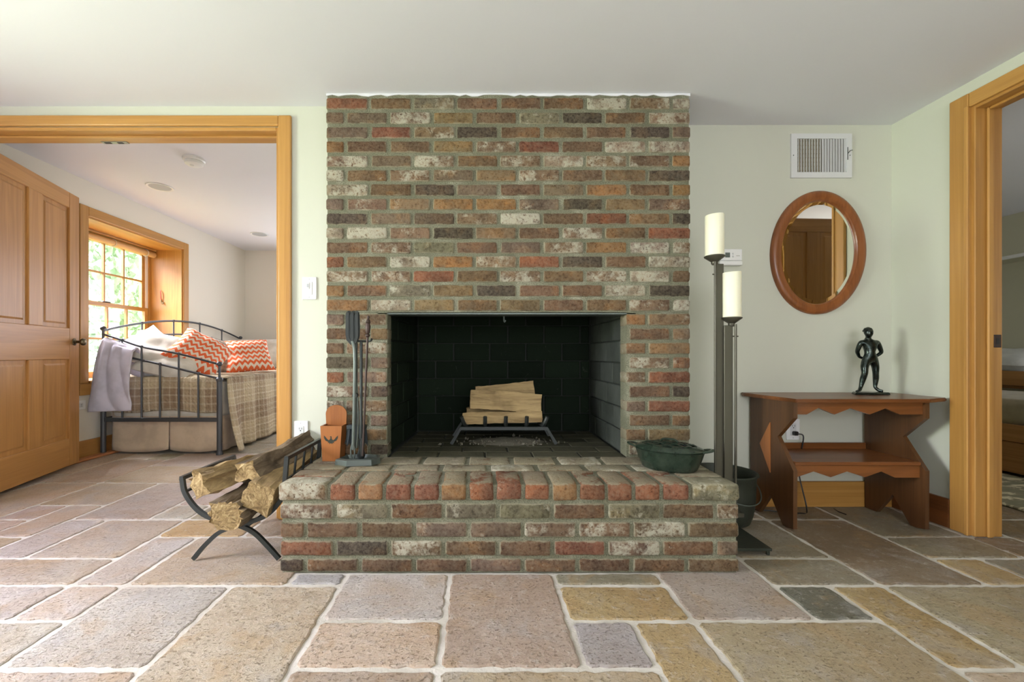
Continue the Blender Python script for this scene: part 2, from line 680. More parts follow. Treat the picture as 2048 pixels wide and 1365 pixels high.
mt['fleece'] = cloth('lavender_fleece', (0.60, 0.565, 0.65, 1))
mt['skirt'] = cloth('beige_cotton', (0.56, 0.44, 0.32, 1))
mt['linen'] = cloth('cream_linen', (0.66, 0.62, 0.54, 1), (0.52, 0.49, 0.42, 1))
mt['paleblue'] = cloth('pale_stripe_linen', (0.56, 0.57, 0.58, 1))
mt['tanblanket'] = cloth('tan_blanket', (0.36, 0.30, 0.19, 1))
mt['sheet'] = cloth('white_sheet', (0.72, 0.72, 0.68, 1))
mt['mattress'] = cloth('mattress_ticking', (0.60, 0.57, 0.50, 1))


def chevronmat():
    t = NT('orange_chevron', 0.9, 0.2)
    uv = t.coords('UV')
    sp = t.n('SeparateXYZ')
    t.put(sp.inputs[0], uv)
    u, v = sp.outputs[0], sp.outputs[1]
    tri = t.math('PINGPONG', t.math('MULTIPLY', u, 9.0), 0.5)
    wob = t.math('MULTIPLY', t.noise(uv, 12, 2), 0.25)
    ph = t.math('ADD', t.math('ADD', t.math('MULTIPLY', v, 8.0), tri), wob)
    s = t.math('PINGPONG', ph, 0.5)
    f = t.step(s, 0.22, 0.26)
    t.col(t.mix(f, (0.72, 0.62, 0.50, 1), (0.72, 0.135, 0.045, 1)))
    t.bump(t.noise(t.coords('Object'), 300, 2), 0.2, 0.002)
    return t.m


mt['chevron'] = chevronmat()


def plaidmat(name, base, band, line, dens=4.0, quilt=True):
    t = NT(name, 0.9, 0.2)
    uv = t.coords('UV')
    sp = t.n('SeparateXYZ')
    t.put(sp.inputs[0], uv)
    u, v = sp.outputs[0], sp.outputs[1]
    pu = t.math('PINGPONG', t.math('MULTIPLY', u, dens), 0.5)
    pv = t.math('PINGPONG', t.math('MULTIPLY', v, dens), 0.5)
    bu, bv = t.step(pu, 0.24, 0.27), t.step(pv, 0.24, 0.27)
    fu = t.step(t.math('PINGPONG', t.math('MULTIPLY', u, dens * 6), 0.5), 0.36, 0.42)
    fv = t.step(t.math('PINGPONG', t.math('MULTIPLY', v, dens * 6), 0.5), 0.36, 0.42)
    c = t.mix(t.math('MULTIPLY', t.math('ADD', bu, bv), 0.42), base, band)
    c = t.mix(t.math('MULTIPLY', t.math('ADD', fu, fv), 0.28), c, line)
    c = t.mix(t.math('MULTIPLY', t.noise(uv, 6, 3), 0.35), c, tuple(x * 0.7 for x in base[:3]) + (1,))
    t.col(c)
    if quilt:
        q = t.math('MULTIPLY', t.math('PINGPONG', t.math('MULTIPLY', u, 28.0), 0.5), t.math('PINGPONG', t.math('MULTIPLY', t.math('ADD', v, t.math('MULTIPLY', t.noise(uv, 14, 2), 0.03)), 28.0), 0.5))
        t.bump(t.math('ADD', t.math('MULTIPLY', q, 2.0), t.math('MULTIPLY', t.noise(uv, 40, 3), 1.2)), 0.9, 0.012)
    return t.m


mt['quilt'] = plaidmat('plaid_quilt', (0.50, 0.41, 0.27, 1), (0.21, 0.135, 0.085, 1), (0.70, 0.63, 0.49, 1), 2.6)
mt['plaidpillow'] = plaidmat('small_plaid', (0.46, 0.38, 0.30, 1), (0.26, 0.19, 0.15, 1), (0.18, 0.14, 0.12, 1), 14.0, False)


def leafmat():
    t = NT('leaf_green', 0.6)
    n = t.noise(t.coords('Object'), 3, 3)
    t.col(t.ramp(n, [(0.3, (0.22, 0.34, 0.17, 1)), (0.7, (0.50, 0.60, 0.40, 1))]))
    t.b.inputs['Subsurface Weight'].default_value = 0.0
    return t.m


mt['leaf'] = leafmat()
mt['trunk'] = plain('tree_trunk', (0.20, 0.17, 0.13, 1), 0.9)


def lawnmat():
    t = NT('lawn', 0.9)
    t.col(t.ramp(t.noise(t.coords('World'), 1.2, 5), [(0.3, (0.14, 0.24, 0.09, 1)), (0.7, (0.26, 0.36, 0.15, 1))]))
    return t.m


mt['lawn'] = lawnmat()


def rugmat():
    t = NT('patterned_rug', 0.95)
    n = t.noise(t.coords('World', (1.0, 2.6, 1)), 5, 4, 0.6, 0.8)
    t.col(t.ramp(n, [(0.40, (0.16, 0.15, 0.085, 1)), (0.52, (0.20, 0.17, 0.10, 1)), (0.56, (0.50, 0.44, 0.28, 1))]))
    t.bump(t.noise(t.coords('World'), 300, 2), 0.5, 0.004)
    return t.m


mt['rug'] = rugmat()
mt['ash'] = plain('ash', (0.12, 0.11, 0.08, 1), 0.95, bump=0.8, bscale=60)
mt['blind'] = plain('bamboo_blind', (0.55, 0.36, 0.16, 1), 0.6, bump=0.4, bscale=90)
mt['red'] = plain('red_cord', (0.55, 0.06, 0.03, 1), 0.5)
mt['lightlens'] = plain('recessed_baffle', (0.42, 0.43, 0.44, 1), 0.5)

# ------------------------------------------------------------------ the setting
CEIL = 2.142
BCEIL = 2.29
YH, YB, YL, YR = 1.657, 2.094, 2.208, 2.388      # hearth front, chimney face, left wall, right part of the back wall
XR = 2.32                                        # right wall
XL = -3.24                                       # left wall


def holes_wall(name, axis, a0, a1, u0, u1, z0, z1, holes, mat, label):
    us = sorted({u0, u1, *[h[0] for h in holes], *[h[1] for h in holes]})
    zs = sorted({z0, z1, *[h[2] for h in holes], *[h[3] for h in holes]})
    m = MB()
    for i in range(len(us) - 1):
        for k in range(len(zs) - 1):
            uc, zc = (us[i] + us[i + 1]) / 2, (zs[k] + zs[k + 1]) / 2
            if any(h[0] < uc < h[1] and h[2] < zc < h[3] for h in holes):
                continue
            if axis == 'x':
                m.box(a0, a1, us[i], us[i + 1], zs[k], zs[k + 1])
            else:
                m.box(us[i], us[i + 1], a0, a1, zs[k], zs[k + 1])
    o = m.build(name, mat)
    tag(o, label, 'wall', kind='structure')
    return o


holes_wall('wall_left', 'x', -3.66, XL, -2.72, 6.0, -0.05, 2.40,
           [(0.10, 1.15, 0.70, 1.95), (3.51, 4.652, 0.63, 2.0)], mt['bedwall'], 'cream painted outer wall with deep bedroom window recess')
holes_wall('wall_back_left', 'y', YL, YL + 0.13, XL, -0.75, 0.0, 2.40,
           [(-2.80, -1.033, -0.5, 2.033)], mt['wall'], 'cream wall with wide cased opening left of the brick chimney')
holes_wall('wall_back_right', 'y', YR, YR + 0.12, 1.0455, XR, 0.0, 2.20, [], mt['wall'], 'cream wall right of the chimney behind the table')
holes_wall('wall_right', 'x', XR, XR + 0.12, -2.72, 5.2, 0.0, 2.20,
           [(1.15, 2.0, -0.5, 2.02)], mt['wall'], 'cream right hand wall with cased doorway')
holes_wall('wall_rear', 'y', -2.72, -2.60, XL, XR, 0.0, 2.20, [(-0.6, 1.6, 0.65, 1.95)], mt['wall'], 'cream wall behind the viewer with window')
holes_wall('wall_bedroom_back', 'y', 5.9, 6.0, XL, -0.76, 0.0, 2.40, [(-2.2, -1.0, 0.7, 1.9)], mt['bedwall'], 'cream far wall of the bedroom')  # hole cut for the added far window
holes_wall('wall_bedroom_right', 'x', -0.86, -0.76, YL + 0.13, 5.9, 0.0, 2.40, [], mt['bedwall'], 'cream right wall of the bedroom')
holes_wall('wall_guest_right', 'x', 5.3, 5.4, -0.12, 5.2, 0.0, 2.20, [], mt['olive'], 'olive shaded wall behind the guest room beds')
holes_wall('wall_guest_back', 'y', 5.1, 5.2, XR + 0.12, 5.3, 0.0, 2.20, [], mt['olive'], 'far wall of the guest room')
holes_wall('wall_guest_front', 'y', -0.12, 0.0, XR + 0.12, 5.3, 0.0, 2.20, [(3.4, 4.6, 0.7, 1.9)], mt['wall'], 'near wall of the guest room with added window')

m = MB()
m.box(XL, -0.76, -2.72, YL + 0.06, CEIL, CEIL + 0.06)
m.box(-0.76, XR + 0.02, -2.72, YR + 0.06, CEIL, CEIL + 0.06)
tag(m.build('ceiling', mt['ceil']), 'smooth off white ceiling above the brick chimney', 'ceiling', kind='structure')
tag(MB().box(XL, -0.76, YL + 0.10, 5.95, BCEIL, BCEIL + 0.06).build('ceiling_bedroom', mt['ceil']), 'off white bedroom ceiling seen through the opening', 'ceiling', kind='structure')
tag(MB().box(XR + 0.06, 5.35, -0.1, 5.15, CEIL, CEIL + 0.06).build('ceiling_guest', mt['ceil']), 'ceiling of the guest room beyond the right doorway', 'ceiling', kind='structure')
tag(MB().box(4.92, 5.3, 0.0, 5.1, 1.76, CEIL).build('wall_guest_soffit', mt['olive']), 'boxed soffit along the guest room wall', 'wall', kind='structure')
tag(MB().box(4.90, 4.93, 0.0, 5.1, 1.735, 1.765).build('trim_1', mt['white']), 'thin white trim under the guest room soffit', 'trim', kind='structure')

# floor: pale grout bed and the stones set into it
floor = MB().box(-3.3, 5.4, -2.72, 6.0, -0.10, -0.005).build('floor', mt['grout'])
tag(floor, 'tumbled travertine tile floor with wide pale grout joints', 'floor', kind='structure')
GX0, GU = -0.11, 0.20
GY0, GV = 1.572, 0.2085
PAL = {
    'pink': (0.52, 0.415, 0.325), 'cream': (0.52, 0.475, 0.415), 'gold': (0.47, 0.335, 0.165), 'blue': (0.42, 0.39, 0.365),
    'green': (0.18, 0.175, 0.128), 'tan': (0.46, 0.37, 0.265), 'brown': (0.26, 0.20, 0.125), 'mauve': (0.44, 0.355, 0.285),
    'olive': (0.39, 0.32, 0.215), 'grey': (0.30, 0.265, 0.19), 'rose': (0.51, 0.415, 0.345)}
SEEN = [  # columns and rows read from the floor in front of the hearth
    (0, 2, -2, 1, 'mauve'), (-2, 0, -2, -1, 'pink'), (-2, 0, -1, 1, 'cream'), (-4, -2, -3, 0, 'pink'), (-3, -2, 0, 1, 'blue'),
    (-6, -3, 0, 2, 'tan'), (-6, -4, -2, 0, 'cream'), (-7, -6, 0, 2, 'cream'), (-7, -6, -1, 0, 'cream'), (-8, -6, -3, -1, 'cream'),
    (2, 4, 0, 1, 'grey'), (2, 4, -1, 0, 'gold'), (2, 3, -2, -1, 'blue'), (3, 4, -3, -1, 'gold'), (4, 6, -1, 1, 'mauve'),
    (6, 7, -1, 0, 'green'), (4, 7, -3, -1, 'olive'), (6, 8, 0, 1, 'grey'), (7, 8, -2, 0, 'gold'), (8, 11, -2, 0, 'olive'),
    (8, 10, 0, 3, 'brown'), (10, 11, 0, 1, 'gold'), (10, 12, 1, 2, 'grey'), (6, 8, 1, 3, 'grey'), (-2, 0, -4, -2, 'mauve'),
    (0, 3, -4, -2, 'tan'), (-6, -4, -4, -2, 'pink'), (7, 9, -4, -2, 'tan'), (8, 10, 3, 4, 'brown'), (10, 12, 2, 4, 'grey'),
    (11, 13, 0, 1, 'grey'), (12, 13, 1, 2, 'brown'), (-10, -7, 0, 1, 'rose'), (-9, -7, -1, 0, 'cream'), (-9, -7, 1, 3, 'rose'),
    (-7, -5, 2, 3, 'gold'), (-5, -3, 2, 4, 'tan'), (-8, -7, 3, 4, 'cream')]


def tile_shape(x0, x1, y0, y1, seed):
    rg = random.Random(seed)
    g = 0.0072
    x0, x1, y0, y1 = x0 + g, x1 - g, y0 + g, y1 - g
    pts = []

    def side(ax, ay, bx, by):
        L = math.hypot(bx - ax, by - ay)
        n = max(2, int(L / 0.022))
        nx, ny = -(by - ay) / L, (bx - ax) / L
        for i in range(n):
            t = (i + 0.0) / n
            d = rg.uniform(-0.005, 0.0028)
            if i == 0:
                d = 0
            pts.append((ax + (bx - ax) * t + nx * -d, ay + (by - ay) * t + ny * -d))
    c = 0.012
    side(x0 + c, y0, x1 - c, y0)
    pts.append((x1 - c, y0))
    side(x1, y0 + c, x1, y1 - c)
    pts.append((x1, y1 - c))
    side(x1 - c, y1, x0 + c, y1)
    pts.append((x0 + c, y1))
    side(x0, y1 - c, x0, y0 + c)
    pts.append((x0, y0 + c))
    cx, cy = (x0 + x1) / 2, (y0 + y1) / 2
    n = len(pts)
    wx, wy = (x1 - x0) / 2, (y1 - y0) / 2
    vs = []
    for inset, z in ((0.007, 0.0), (0.002, -0.0022), (0.0, -0.009)):
        for p in pts:
            dx, dy = p[0] - cx, p[1] - cy
            vs.append((dx * (1 - inset / wx), dy * (1 - inset / wy), z))
    fs = [tuple(range(n))]
    for r_ in range(2):
        for i in range(n):
            j = (i + 1) % n
            fs.append((r_ * n + i, (r_ + 1) * n + i, (r_ + 1) * n + j, r_ * n + j))
    return vs, fs, cx, cy


def lay_floor():
    rg = random.Random(11)
    occ = set()
    rects = []
    for k0, k1, j0, j1, c in SEEN:
        rects.append((k0, k1, j0, j1, c))
        for k in range(k0, k1):
            for j in range(j0, j1):
                occ.add((k, j))

    def wanted(k, j):
        x, y = GX0 + GU * (k + .5), GY0 + GV * (j + .5)
        if y < 0.75 or y > 5.7:
            return False
        if x < -1.126 * y - 0.85 or x > 1.283 * y + 0.85:
            return False
        if -0.74 < x < 0.98 and y > 1.72:
            return False
        if y > 2.35 and -0.85 < x < XR + 0.15:
            return False
        if x < XL or x > 3.95:
            return False
        if x > 2.3 and (y < 1.15 or y > 3.9):
            return False
        if x < -2.25 and y > 3.75:
            return False
        if y > 2.35 and x > -0.36 * y and x < 0:
            return False
        return True
    for j in range(-4, 21):
        for k in range(-17, 21):
            if (k, j) in occ or not wanted(k, j):
                continue
            sizes = [(2, 3), (3, 2), (2, 2), (1, 2), (2, 1), (1, 1)]
            rg.shuffle(sizes)
            sizes.sort(key=lambda q: -(q[0] * q[1]) + rg.uniform(-2.5, 2.5))
            for a, b in sizes:
                if all((k + p, j + q) not in occ for p in range(a) for q in range(b)) and \
                        sum(wanted(k + p, j + q) for p in range(a) for q in range(b)) >= a * b * 0.6:
                    break
            else:
                a, b = 1, 1
            for p in range(a):
                for q in range(b):
                    occ.add((k + p, j + q))
            y = GY0 + GV * j
            x = GX0 + GU * k
            if x > 1.2:
                c = rg.choice(['brown', 'grey', 'grey', 'tan', 'brown'])
            elif y > 2.0:
                c = rg.choice(['rose', 'mauve', 'tan', 'pink', 'rose', 'grey'])
            else:
                c = rg.choice(['pink', 'rose', 'cream', 'pink', 'tan', 'cream'])
            rects.append((k, k + a, j, j + b, c))
    for i, (k0, k1, j0, j1, c) in enumerate(rects):
        x0, x1 = GX0 + GU * k0, GX0 + GU * k1
        y0, y1 = GY0 + GV * j0, GY0 + GV * j1
        x0 = max(x0, XL + 0.004)
        if x1 - x0 < 0.04:
            continue
        if y0 < YH - 0.02 and y1 > YH and x0 > -0.78 and x1 < 1.02:
            y1 = YH + 0.004
        vs, fs, cx, cy = tile_shape(x0, x1, y0, y1, i * 7 + 3)
        mb = MB()
        mb.add(vs, fs)
        me = mb.mesh('tile', smooth=None, fix=True)
        me.materials.append(mt['stone'])
        o = bpy.data.objects.new('tile', me)
        COL.objects.link(o)
        o.parent = floor
        o.location = (cx, cy, rg.uniform(-0.0012, 0.0008))
        o.rotation_euler = (rg.uniform(-0.003, 0.003), rg.uniform(-0.003, 0.003), 0)
        pc = PAL[c]
        v = rg.uniform(0.97, 1.15)
        o.color = (pc[0] * v * rg.uniform(.96, 1.04), pc[1] * v, pc[2] * v * rg.uniform(.93, 1.07), 1)
    return len(rects)


lay_floor()


# wood trim -------------------------------------------------------
def struct(o, label, cat='trim'):
    return tag(o, label, cat, kind='structure')


# cased opening to the bedroom
t2 = empty('trim_2', (-1.9, YL, 0))
struct(t2, 'honey pine casing and jambs around the wide bedroom opening')
OX0, OX1, OZ = -2.80, -1.033, 2.033
MB().bbox(OX1, OX1 + 0.066, YL - 0.02, YL, 0.0, OZ + 0.054, 0.006, 2).build('casing', mt['pine_z'], t2)
MB().bbox(OX0 - 0.066, OX0, YL - 0.02, YL, 0.0, OZ + 0.054, 0.006, 2).build('casing', mt['pine_z'], t2)
MB().bbox(OX0 - 0.001, OX1 + 0.0005, YL - 0.0195, YL, OZ, OZ + 0.054, 0.006, 2).build('head_casing', mt['pine_x'], t2)
MB().bbox(OX0 + 0.016, OX1 - 0.016, YL - 0.004, YL + 0.134, OZ - 0.018, OZ, 0.003).build('head_jamb', mt['pine_x'], t2)
MB().bbox(OX1 - 0.016, OX1, YL - 0.004, YL + 0.134, 0.0, OZ, 0.003).build('jamb', mt['pine_z'], t2)
MB().bbox(OX0, OX0 + 0.016, YL - 0.004, YL + 0.134, 0.0, OZ, 0.003).build('jamb', mt['pine_z'], t2)
MB().bbox(OX0 + 0.016, OX1 - 0.016, YL + 0.045, YL + 0.080, OZ - 0.030, OZ - 0.018, 0.003).build('stop', mt['pine_x'], t2)
cp = MB().bbox(-2.06, -1.92, YL + 0.108, YL + 0.132, OZ - 0.022, OZ - 0.0175, 0.001).build('catch_plate', mt['nickel'], t2)
MB().box(-2.045, -2.01, YL + 0.113, YL + 0.127, OZ - 0.0235, OZ - 0.0215).box(-1.975, -1.945, YL + 0.113, YL + 0.127, OZ - 0.0235, OZ - 0.0215).build('slot', mt['dark'], cp)

# cased doorway on the right wall
t3 = empty('trim_3', (XR, 1.6, 0))
struct(t3, 'honey pine casing and jambs around the right hand doorway')
DY0, DY1, DZ = 1.15, 2.0, 2.02
for (ya, yb) in ((DY1 - 0.004, DY1 + 0.078), (DY0 - 0.078, DY0 + 0.004)):
    MB().bbox(XR - 0.02, XR, ya, yb, 0.0, DZ + 0.062, 0.005, 2).build('casing', mt['pine_z'], t3)
MB().bbox(XR - 0.027, XR - 0.018, DY1 - 0.006, DY1 + 0.012, 0.0, DZ, 0.003).build('casing_bead', mt['pine_z'], t3)
MB().bbox(XR - 0.0195, XR, DY0 + 0.004, DY1 - 0.004, DZ - 0.006, DZ + 0.061, 0.005, 2).build('head_casing', mt['pine_y'], t3)
for (ya, yb) in ((DY1 - 0.018, DY1), (DY0, DY0 + 0.018)):
    MB().bbox(XR - 0.004, XR + 0.124, ya, yb, 0.0, DZ, 0.003).build('jamb', mt['pine_z'], t3)
MB().bbox(XR - 0.004, XR + 0.124, DY0 + 0.018, DY1 - 0.018, DZ - 0.018, DZ, 0.003).build('head_jamb', mt['pine_y'], t3)
for (ya, yb) in ((DY1 - 0.030, DY1 - 0.018), (DY0 + 0.018, DY0 + 0.030)):
    MB().bbox(XR + 0.045, XR + 0.072, ya, yb, 0.0, DZ - 0.018, 0.004).build('stop', mt['pine_z'], t3)
MB().bbox(XR + 0.045, XR + 0.072, DY0 + 0.03, DY1 - 0.03, DZ - 0.030, DZ - 0.018, 0.004).build('stop', mt['pine_y'], t3)
sp_ = MB().bbox(XR + 0.082, XR + 0.116, DY1 - 0.0205, DY1 - 0.0175, 0.885, 0.945, 0.001).build('strike_plate', mt['rustiron'], t3)
MB().box(XR + 0.092, XR + 0.106, DY1 - 0.0215, DY1 - 0.0200, 0.900, 0.928).build('latch_hole', mt['dark'], sp_)

# baseboards
struct(MB().bbox(1.05, XR - 0.001, YR - 0.018, YR, 0.0, 0.142, 0.004, 2).build('baseboard_back', mt['pine_x']), 'honey pine baseboard behind the table', 'baseboard')
struct(MB().bbox(XR - 0.018, XR, DY1 + 0.079, YR - 0.019, 0.0, 0.142, 0.004, 2).build('baseboard_right', mt['cherry_y']), 'darker pine baseboard beside the right doorway', 'baseboard')
struct(MB().bbox(XL, XL + 0.02, YL + 0.15, 5.9, 0.0, 0.145, 0.004, 2).build('baseboard_left', mt['door_y']), 'pine baseboard under the bedroom window', 'baseboard')
struct(MB().bbox(XL + 0.02, -0.87, 5.88, 5.9, 0.0, 0.145, 0.004, 2).build('baseboard_bedroom', mt['door_x']), 'pine baseboard on the far bedroom wall', 'baseboard')


# panelled doors ---------------------------------------------------
def panel_door(name, loc, rz, w, h, label, face=1, knob=True, num_parent=None):
    d = empty(name, loc, rz if rz else 1e-6)
    tag(d, label, 'door', kind='structure')
    t = 0.036
    y0, y1 = (0, t)
    st, mu = 0.114, 0.128
    rails = [(0.0, 0.20), (0.785, 1.015), (h - 0.115, h)]
    pw = (w - 2 * st - mu) / 2
    for xa, xb in ((0, st), (w - st, w)):
        MB().bbox(xa, xb, y0, y1, 0, h, 0.003).build('stile', mt['door_z'], d)
    for za, zb in rails:
        MB().bbox(st, w - st, y0, y1, za, zb, 0.003).build('rail', mt['door_x'], d)
    for za, zb in ((rails[0][1], rails[1][0]), (rails[1][1], rails[2][0])):
        MB().bbox(st + pw, st + pw + mu, y0, y1, za, zb, 0.003).build('mullion', mt['door_z'], d)
        for xa in (st, st + pw + mu):
            mb = MB().box(xa - 0.006, xa + pw + 0.006, 0.013, t - 0.013, za - 0.006, zb + 0.006)
            for sgn in (0, 1):
                # raised centre field with a sloping border, on both faces
                a, b = 0.028, 0.040
                yo, yi = (0.0125, 0.008) if sgn == 0 else (t - 0.0125, t - 0.008)
                vs = [(xa + a, yo, za + a), (xa + pw - a, yo, za + a), (xa + pw - a, yo, zb - a), (xa + a, yo, zb - a),
                      (xa + b, yi, za + b), (xa + pw - b, yi, za + b), (xa + pw - b, yi, zb - b), (xa + b, yi, zb - b)]
                mb.add(vs, [(4, 5, 6, 7), (0, 1, 5, 4), (1, 2, 6, 5), (2, 3, 7, 6), (3, 0, 4, 7)])
            mb.build('panel', mt['door_z'], d)
    if knob:
        for sgn in (-1, 1):
            yb = 0.0 if sgn < 0 else t
            prof = [(0.027, 0.0), (0.028, 0.004), (0.022, 0.008), (0.011, 0.012), (0.010, 0.034), (0.013, 0.038), (0.025, 0.046), (0.028, 0.056), (0.025, 0.066), (0.014, 0.072), (0.0, 0.073)]
            mb = MB().lathe([(r_, sgn * hh) for r_, hh in prof], (w - 0.062, yb, 0.915), 20, axis='y')
            mb.build('knob', mt['brass'], d, smooth=50)
    return d


# bedroom door folded back towards the window; its hinge hangs on the left jamb
hx, hy = -2.800, 2.372
fx, fy = -3.052, 3.250
ang = math.atan2(fy - hy, fx - hx)
panel_door('door_1', (hx, hy, 0.03), ang, math.hypot(fx - hx, fy - hy), 2.02, 'open honey pine panelled door with dark metal knob')
# guest room door, swung open into that room; the oval mirror shows it
panel_door('door_2', (XR + 0.13, 1.120, 0.02), R(-3), 0.82, 1.99, 'pine panelled guest room door reflected in the oval mirror')
# cedar strip at the foot of the bedroom wall beside the door
struct(MB().bbox(-3.20, -3.12, 2.40, 3.75, 0.0, 0.02, 0.006).build('trim_4', mt['cedar']), 'low reddish wood strip on the floor under the open door')


# bedroom window -----------------------------------------------------
def bedroom_window():
    w = empty('window_1', (XL, 4.08, 0.63))
    tag(w, 'bedroom sash window in a deep honey pine recess', 'window', kind='structure')
    y0, y1, z0, z1 = 3.51, 4.652, 0.63, 2.0
    xw = -3.60
    c = 0.075
    # casing on the room side
    MB().bbox(XL, XL + 0.02, y1 - 0.004, y1 + c, z0 - 0.02, z1 + c, 0.005, 2).build('casing', mt['pine_z'], w)
    MB().bbox(XL, XL + 0.02, y0 - c, y0 + 0.004, z0 - 0.02, z1 + c, 0.005, 2).build('casing', mt['pine_z'], w)
    MB().bbox(XL, XL + 0.0195, y0 + 0.004, y1 - 0.004, z1 - 0.004, z1 + c - 0.001, 0.005, 2).build('head_casing', mt['pine_y'], w)
    MB().bbox(XL, XL + 0.02, y0 - c, y1 + c, z0 - 0.115, z0 - 0.021, 0.005, 2).build('apron', mt['pine_y'], w)
    MB().bbox(xw + 0.02, XL + 0.035, y0 - 0.0, y1 + 0.0, z0 - 0.02, z0 + 0.004, 0.005, 2).build('sill', mt['pine_y'], w)
    # lining of the recess
    MB().box(xw, XL + 0.002, y1 - 0.016, y1, z0, z1).build('jamb', mt['pine_z'], w)
    MB().box(xw, XL + 0.002, y0, y0 + 0.016, z0, z1).build('jamb', mt['pine_z'], w)
    MB().box(xw, XL + 0.002, y0 + 0.016, y1 - 0.016, z1 - 0.016, z1).build('head_jamb', mt['pine_y'], w)
    # frame of the window, white track at the far side
    fr = MB()
    fr.box(xw - 0.04, xw + 0.03, y1 - 0.05, y1 - 0.016, z0, z1 - 0.016).box(xw - 0.04, xw + 0.03, y0 + 0.016, y0 + 0.05, z0, z1 - 0.016)
    fr.box(xw - 0.04, xw + 0.03, y0 + 0.05, y1 - 0.05, z1 - 0.05, z1 - 0.016)
    fr.build('frame', mt['pine_z'], w)
    MB().box(xw - 0.015, xw + 0.02, y1 - 0.078, y1 - 0.05, z0 + 0.02, z1 - 0.05).box(xw - 0.015, xw + 0.02, y0 + 0.05, y0 + 0.078, z0 + 0.02, z1 - 0.05).build('track', mt['white'], w)
    ya, yb = y0 + 0.078, y1 - 0.078
    zm = 1.325
    for (za, zb, xa) in ((zm - 0.015, z1 - 0.05, xw - 0.02), (z0 + 0.005, zm + 0.02, xw + 0.012)):
        s = MB()
        st = 0.042
        s.box(xa, xa + 0.03, ya, ya + st, za, zb).box(xa, xa + 0.03, yb - st, yb, za, zb)
        s.box(xa, xa + 0.03, ya + st, yb - st, za, za + (0.055 if za < 1 else 0.038)).box(xa, xa + 0.03, ya + st, yb - st, zb - 0.038, zb)
        so = s.build('sash', mt['pine_y'], w)
        gy0, gy1 = ya + st, yb - st
        gz0, gz1 = za + (0.055 if za < 1 else 0.038), zb - 0.038
        nc, nr = 4, 2
        bar = 0.016
        for i in range(1, nc):
            yy = gy0 + (gy1 - gy0) * i / nc
            MB().box(xa + 0.004, xa + 0.028, yy - bar / 2, yy + bar / 2, gz0, gz1).build('muntin', mt['pine_z'], so)
        for j in range(1, nr):
            zz = gz0 + (gz1 - gz0) * j / nr
            MB().box(xa + 0.005, xa + 0.027, gy0, gy1, zz - bar / 2, zz + bar / 2).build('muntin', mt['pine_y'], so)
        for i in range(nc):
            for j in range(nr):
                a0, a1 = gy0 + (gy1 - gy0) * i / nc, gy0 + (gy1 - gy0) * (i + 1) / nc
                b0, b1 = gz0 + (gz1 - gz0) * j / nr, gz0 + (gz1 - gz0) * (j + 1) / nr
                MB().box(xa + 0.013, xa + 0.017, a0 + bar / 2, a1 - bar / 2, b0 + bar / 2, b1 - bar / 2).build('pane', mt['glass'], so)
    MB().bbox(xw + 0.03, xw + 0.055, 4.02, 4.10, zm + 0.018, zm + 0.032, 0.004).build('sash_lock', mt['rustiron'], w)
    # rolled bamboo blind hung below the head of the recess
    b = empty('roller_blind', (xw + 0.075, 4.08, z1 - 0.07))
    tag(b, 'rolled up bamboo blind at the top of the bedroom window', 'blind')
    MB().bbox(xw + 0.04, xw + 0.10, y0 + 0.03, y1 - 0.03, z1 - 0.036, z1 - 0.017, 0.003).build('head_rail', mt['pine_y'], b)
    n = 14
    path = [(xw + 0.075, y0 + 0.04 + (y1 - y0 - 0.08) * i / n, z1 - 0.075) for i in range(n + 1)]
    MB().tube(path, [0.030 + 0.002 * math.sin(i * 9) for i in range(n + 1)], 14).build('roll', mt['blind'], b, smooth=60)
    for yy in (3.72, 4.10, 4.50):
        MB().tube([(xw + 0.075 + 0.034 * math.cos(q), yy, z1 - 0.075 + 0.034 * math.sin(q)) for q in [i * 2 * PI / 16 for i in range(16)]], 0.004, 6, closed=True).build('tie_cord', mt['linen'], b)
    return w


bedroom_window()
# small red hook on the far jamb of the recess
hk = empty('wall_hook', (-3.46, 4.64, 1.46))
tag(hk, 'small red wall hook on the pine window jamb', 'hook')
MB().tube(spline([(-3.465, 4.630, 1.545), (-3.455, 4.618, 1.53), (-3.452, 4.622, 1.46), (-3.455, 4.634, 1.44)], 4), 0.005, 6).build('hook', mt['red'], hk)
MB().tube(spline([(-3.455, 4.628, 1.44), (-3.448, 4.62, 1.415), (-3.435, 4.62, 1.40), (-3.43, 4.63, 1.415)], 4), 0.007, 6).build('bracket', mt['cut'], hk)

# other windows, outside the picture; guest and far bedroom ones added for light
for nm, lab, ax, a, u0, u1, z0, z1 in (
        ('window_2', 'window on the left wall of the main room', 'x', -3.24, 0.10, 1.15, 0.70, 1.95),
        ('window_3', 'window in the wall behind the viewer', 'y', -2.60, -0.6, 1.6, 0.65, 1.95),
        ('added_window_5', 'unseen window added to the far bedroom wall for light', 'y', 5.88, -2.2, -1.0, 0.7, 1.9),
        ('added_window_4', 'unseen window added to the near guest room wall for light', 'y', 0.0, 3.4, 4.6, 0.7, 1.9)):
    w_ = MB()

    def bx_(ua, ub, za, zb):
        if ax == 'x':
            w_.box(a, a + 0.02, ua, ub, za, zb)
        else:
            w_.box(ua, ub, a, a + 0.02, za, zb)
    bx_(u0 - 0.07, u0, z0 - 0.07, z1 + 0.07)
    bx_(u1, u1 + 0.07, z0 - 0.07, z1 + 0.07)
    bx_(u0, u1, z0 - 0.07, z0)
    bx_(u0, u1, z1, z1 + 0.07)
    struct(w_.build(nm, mt['pine_z']), lab, 'window')

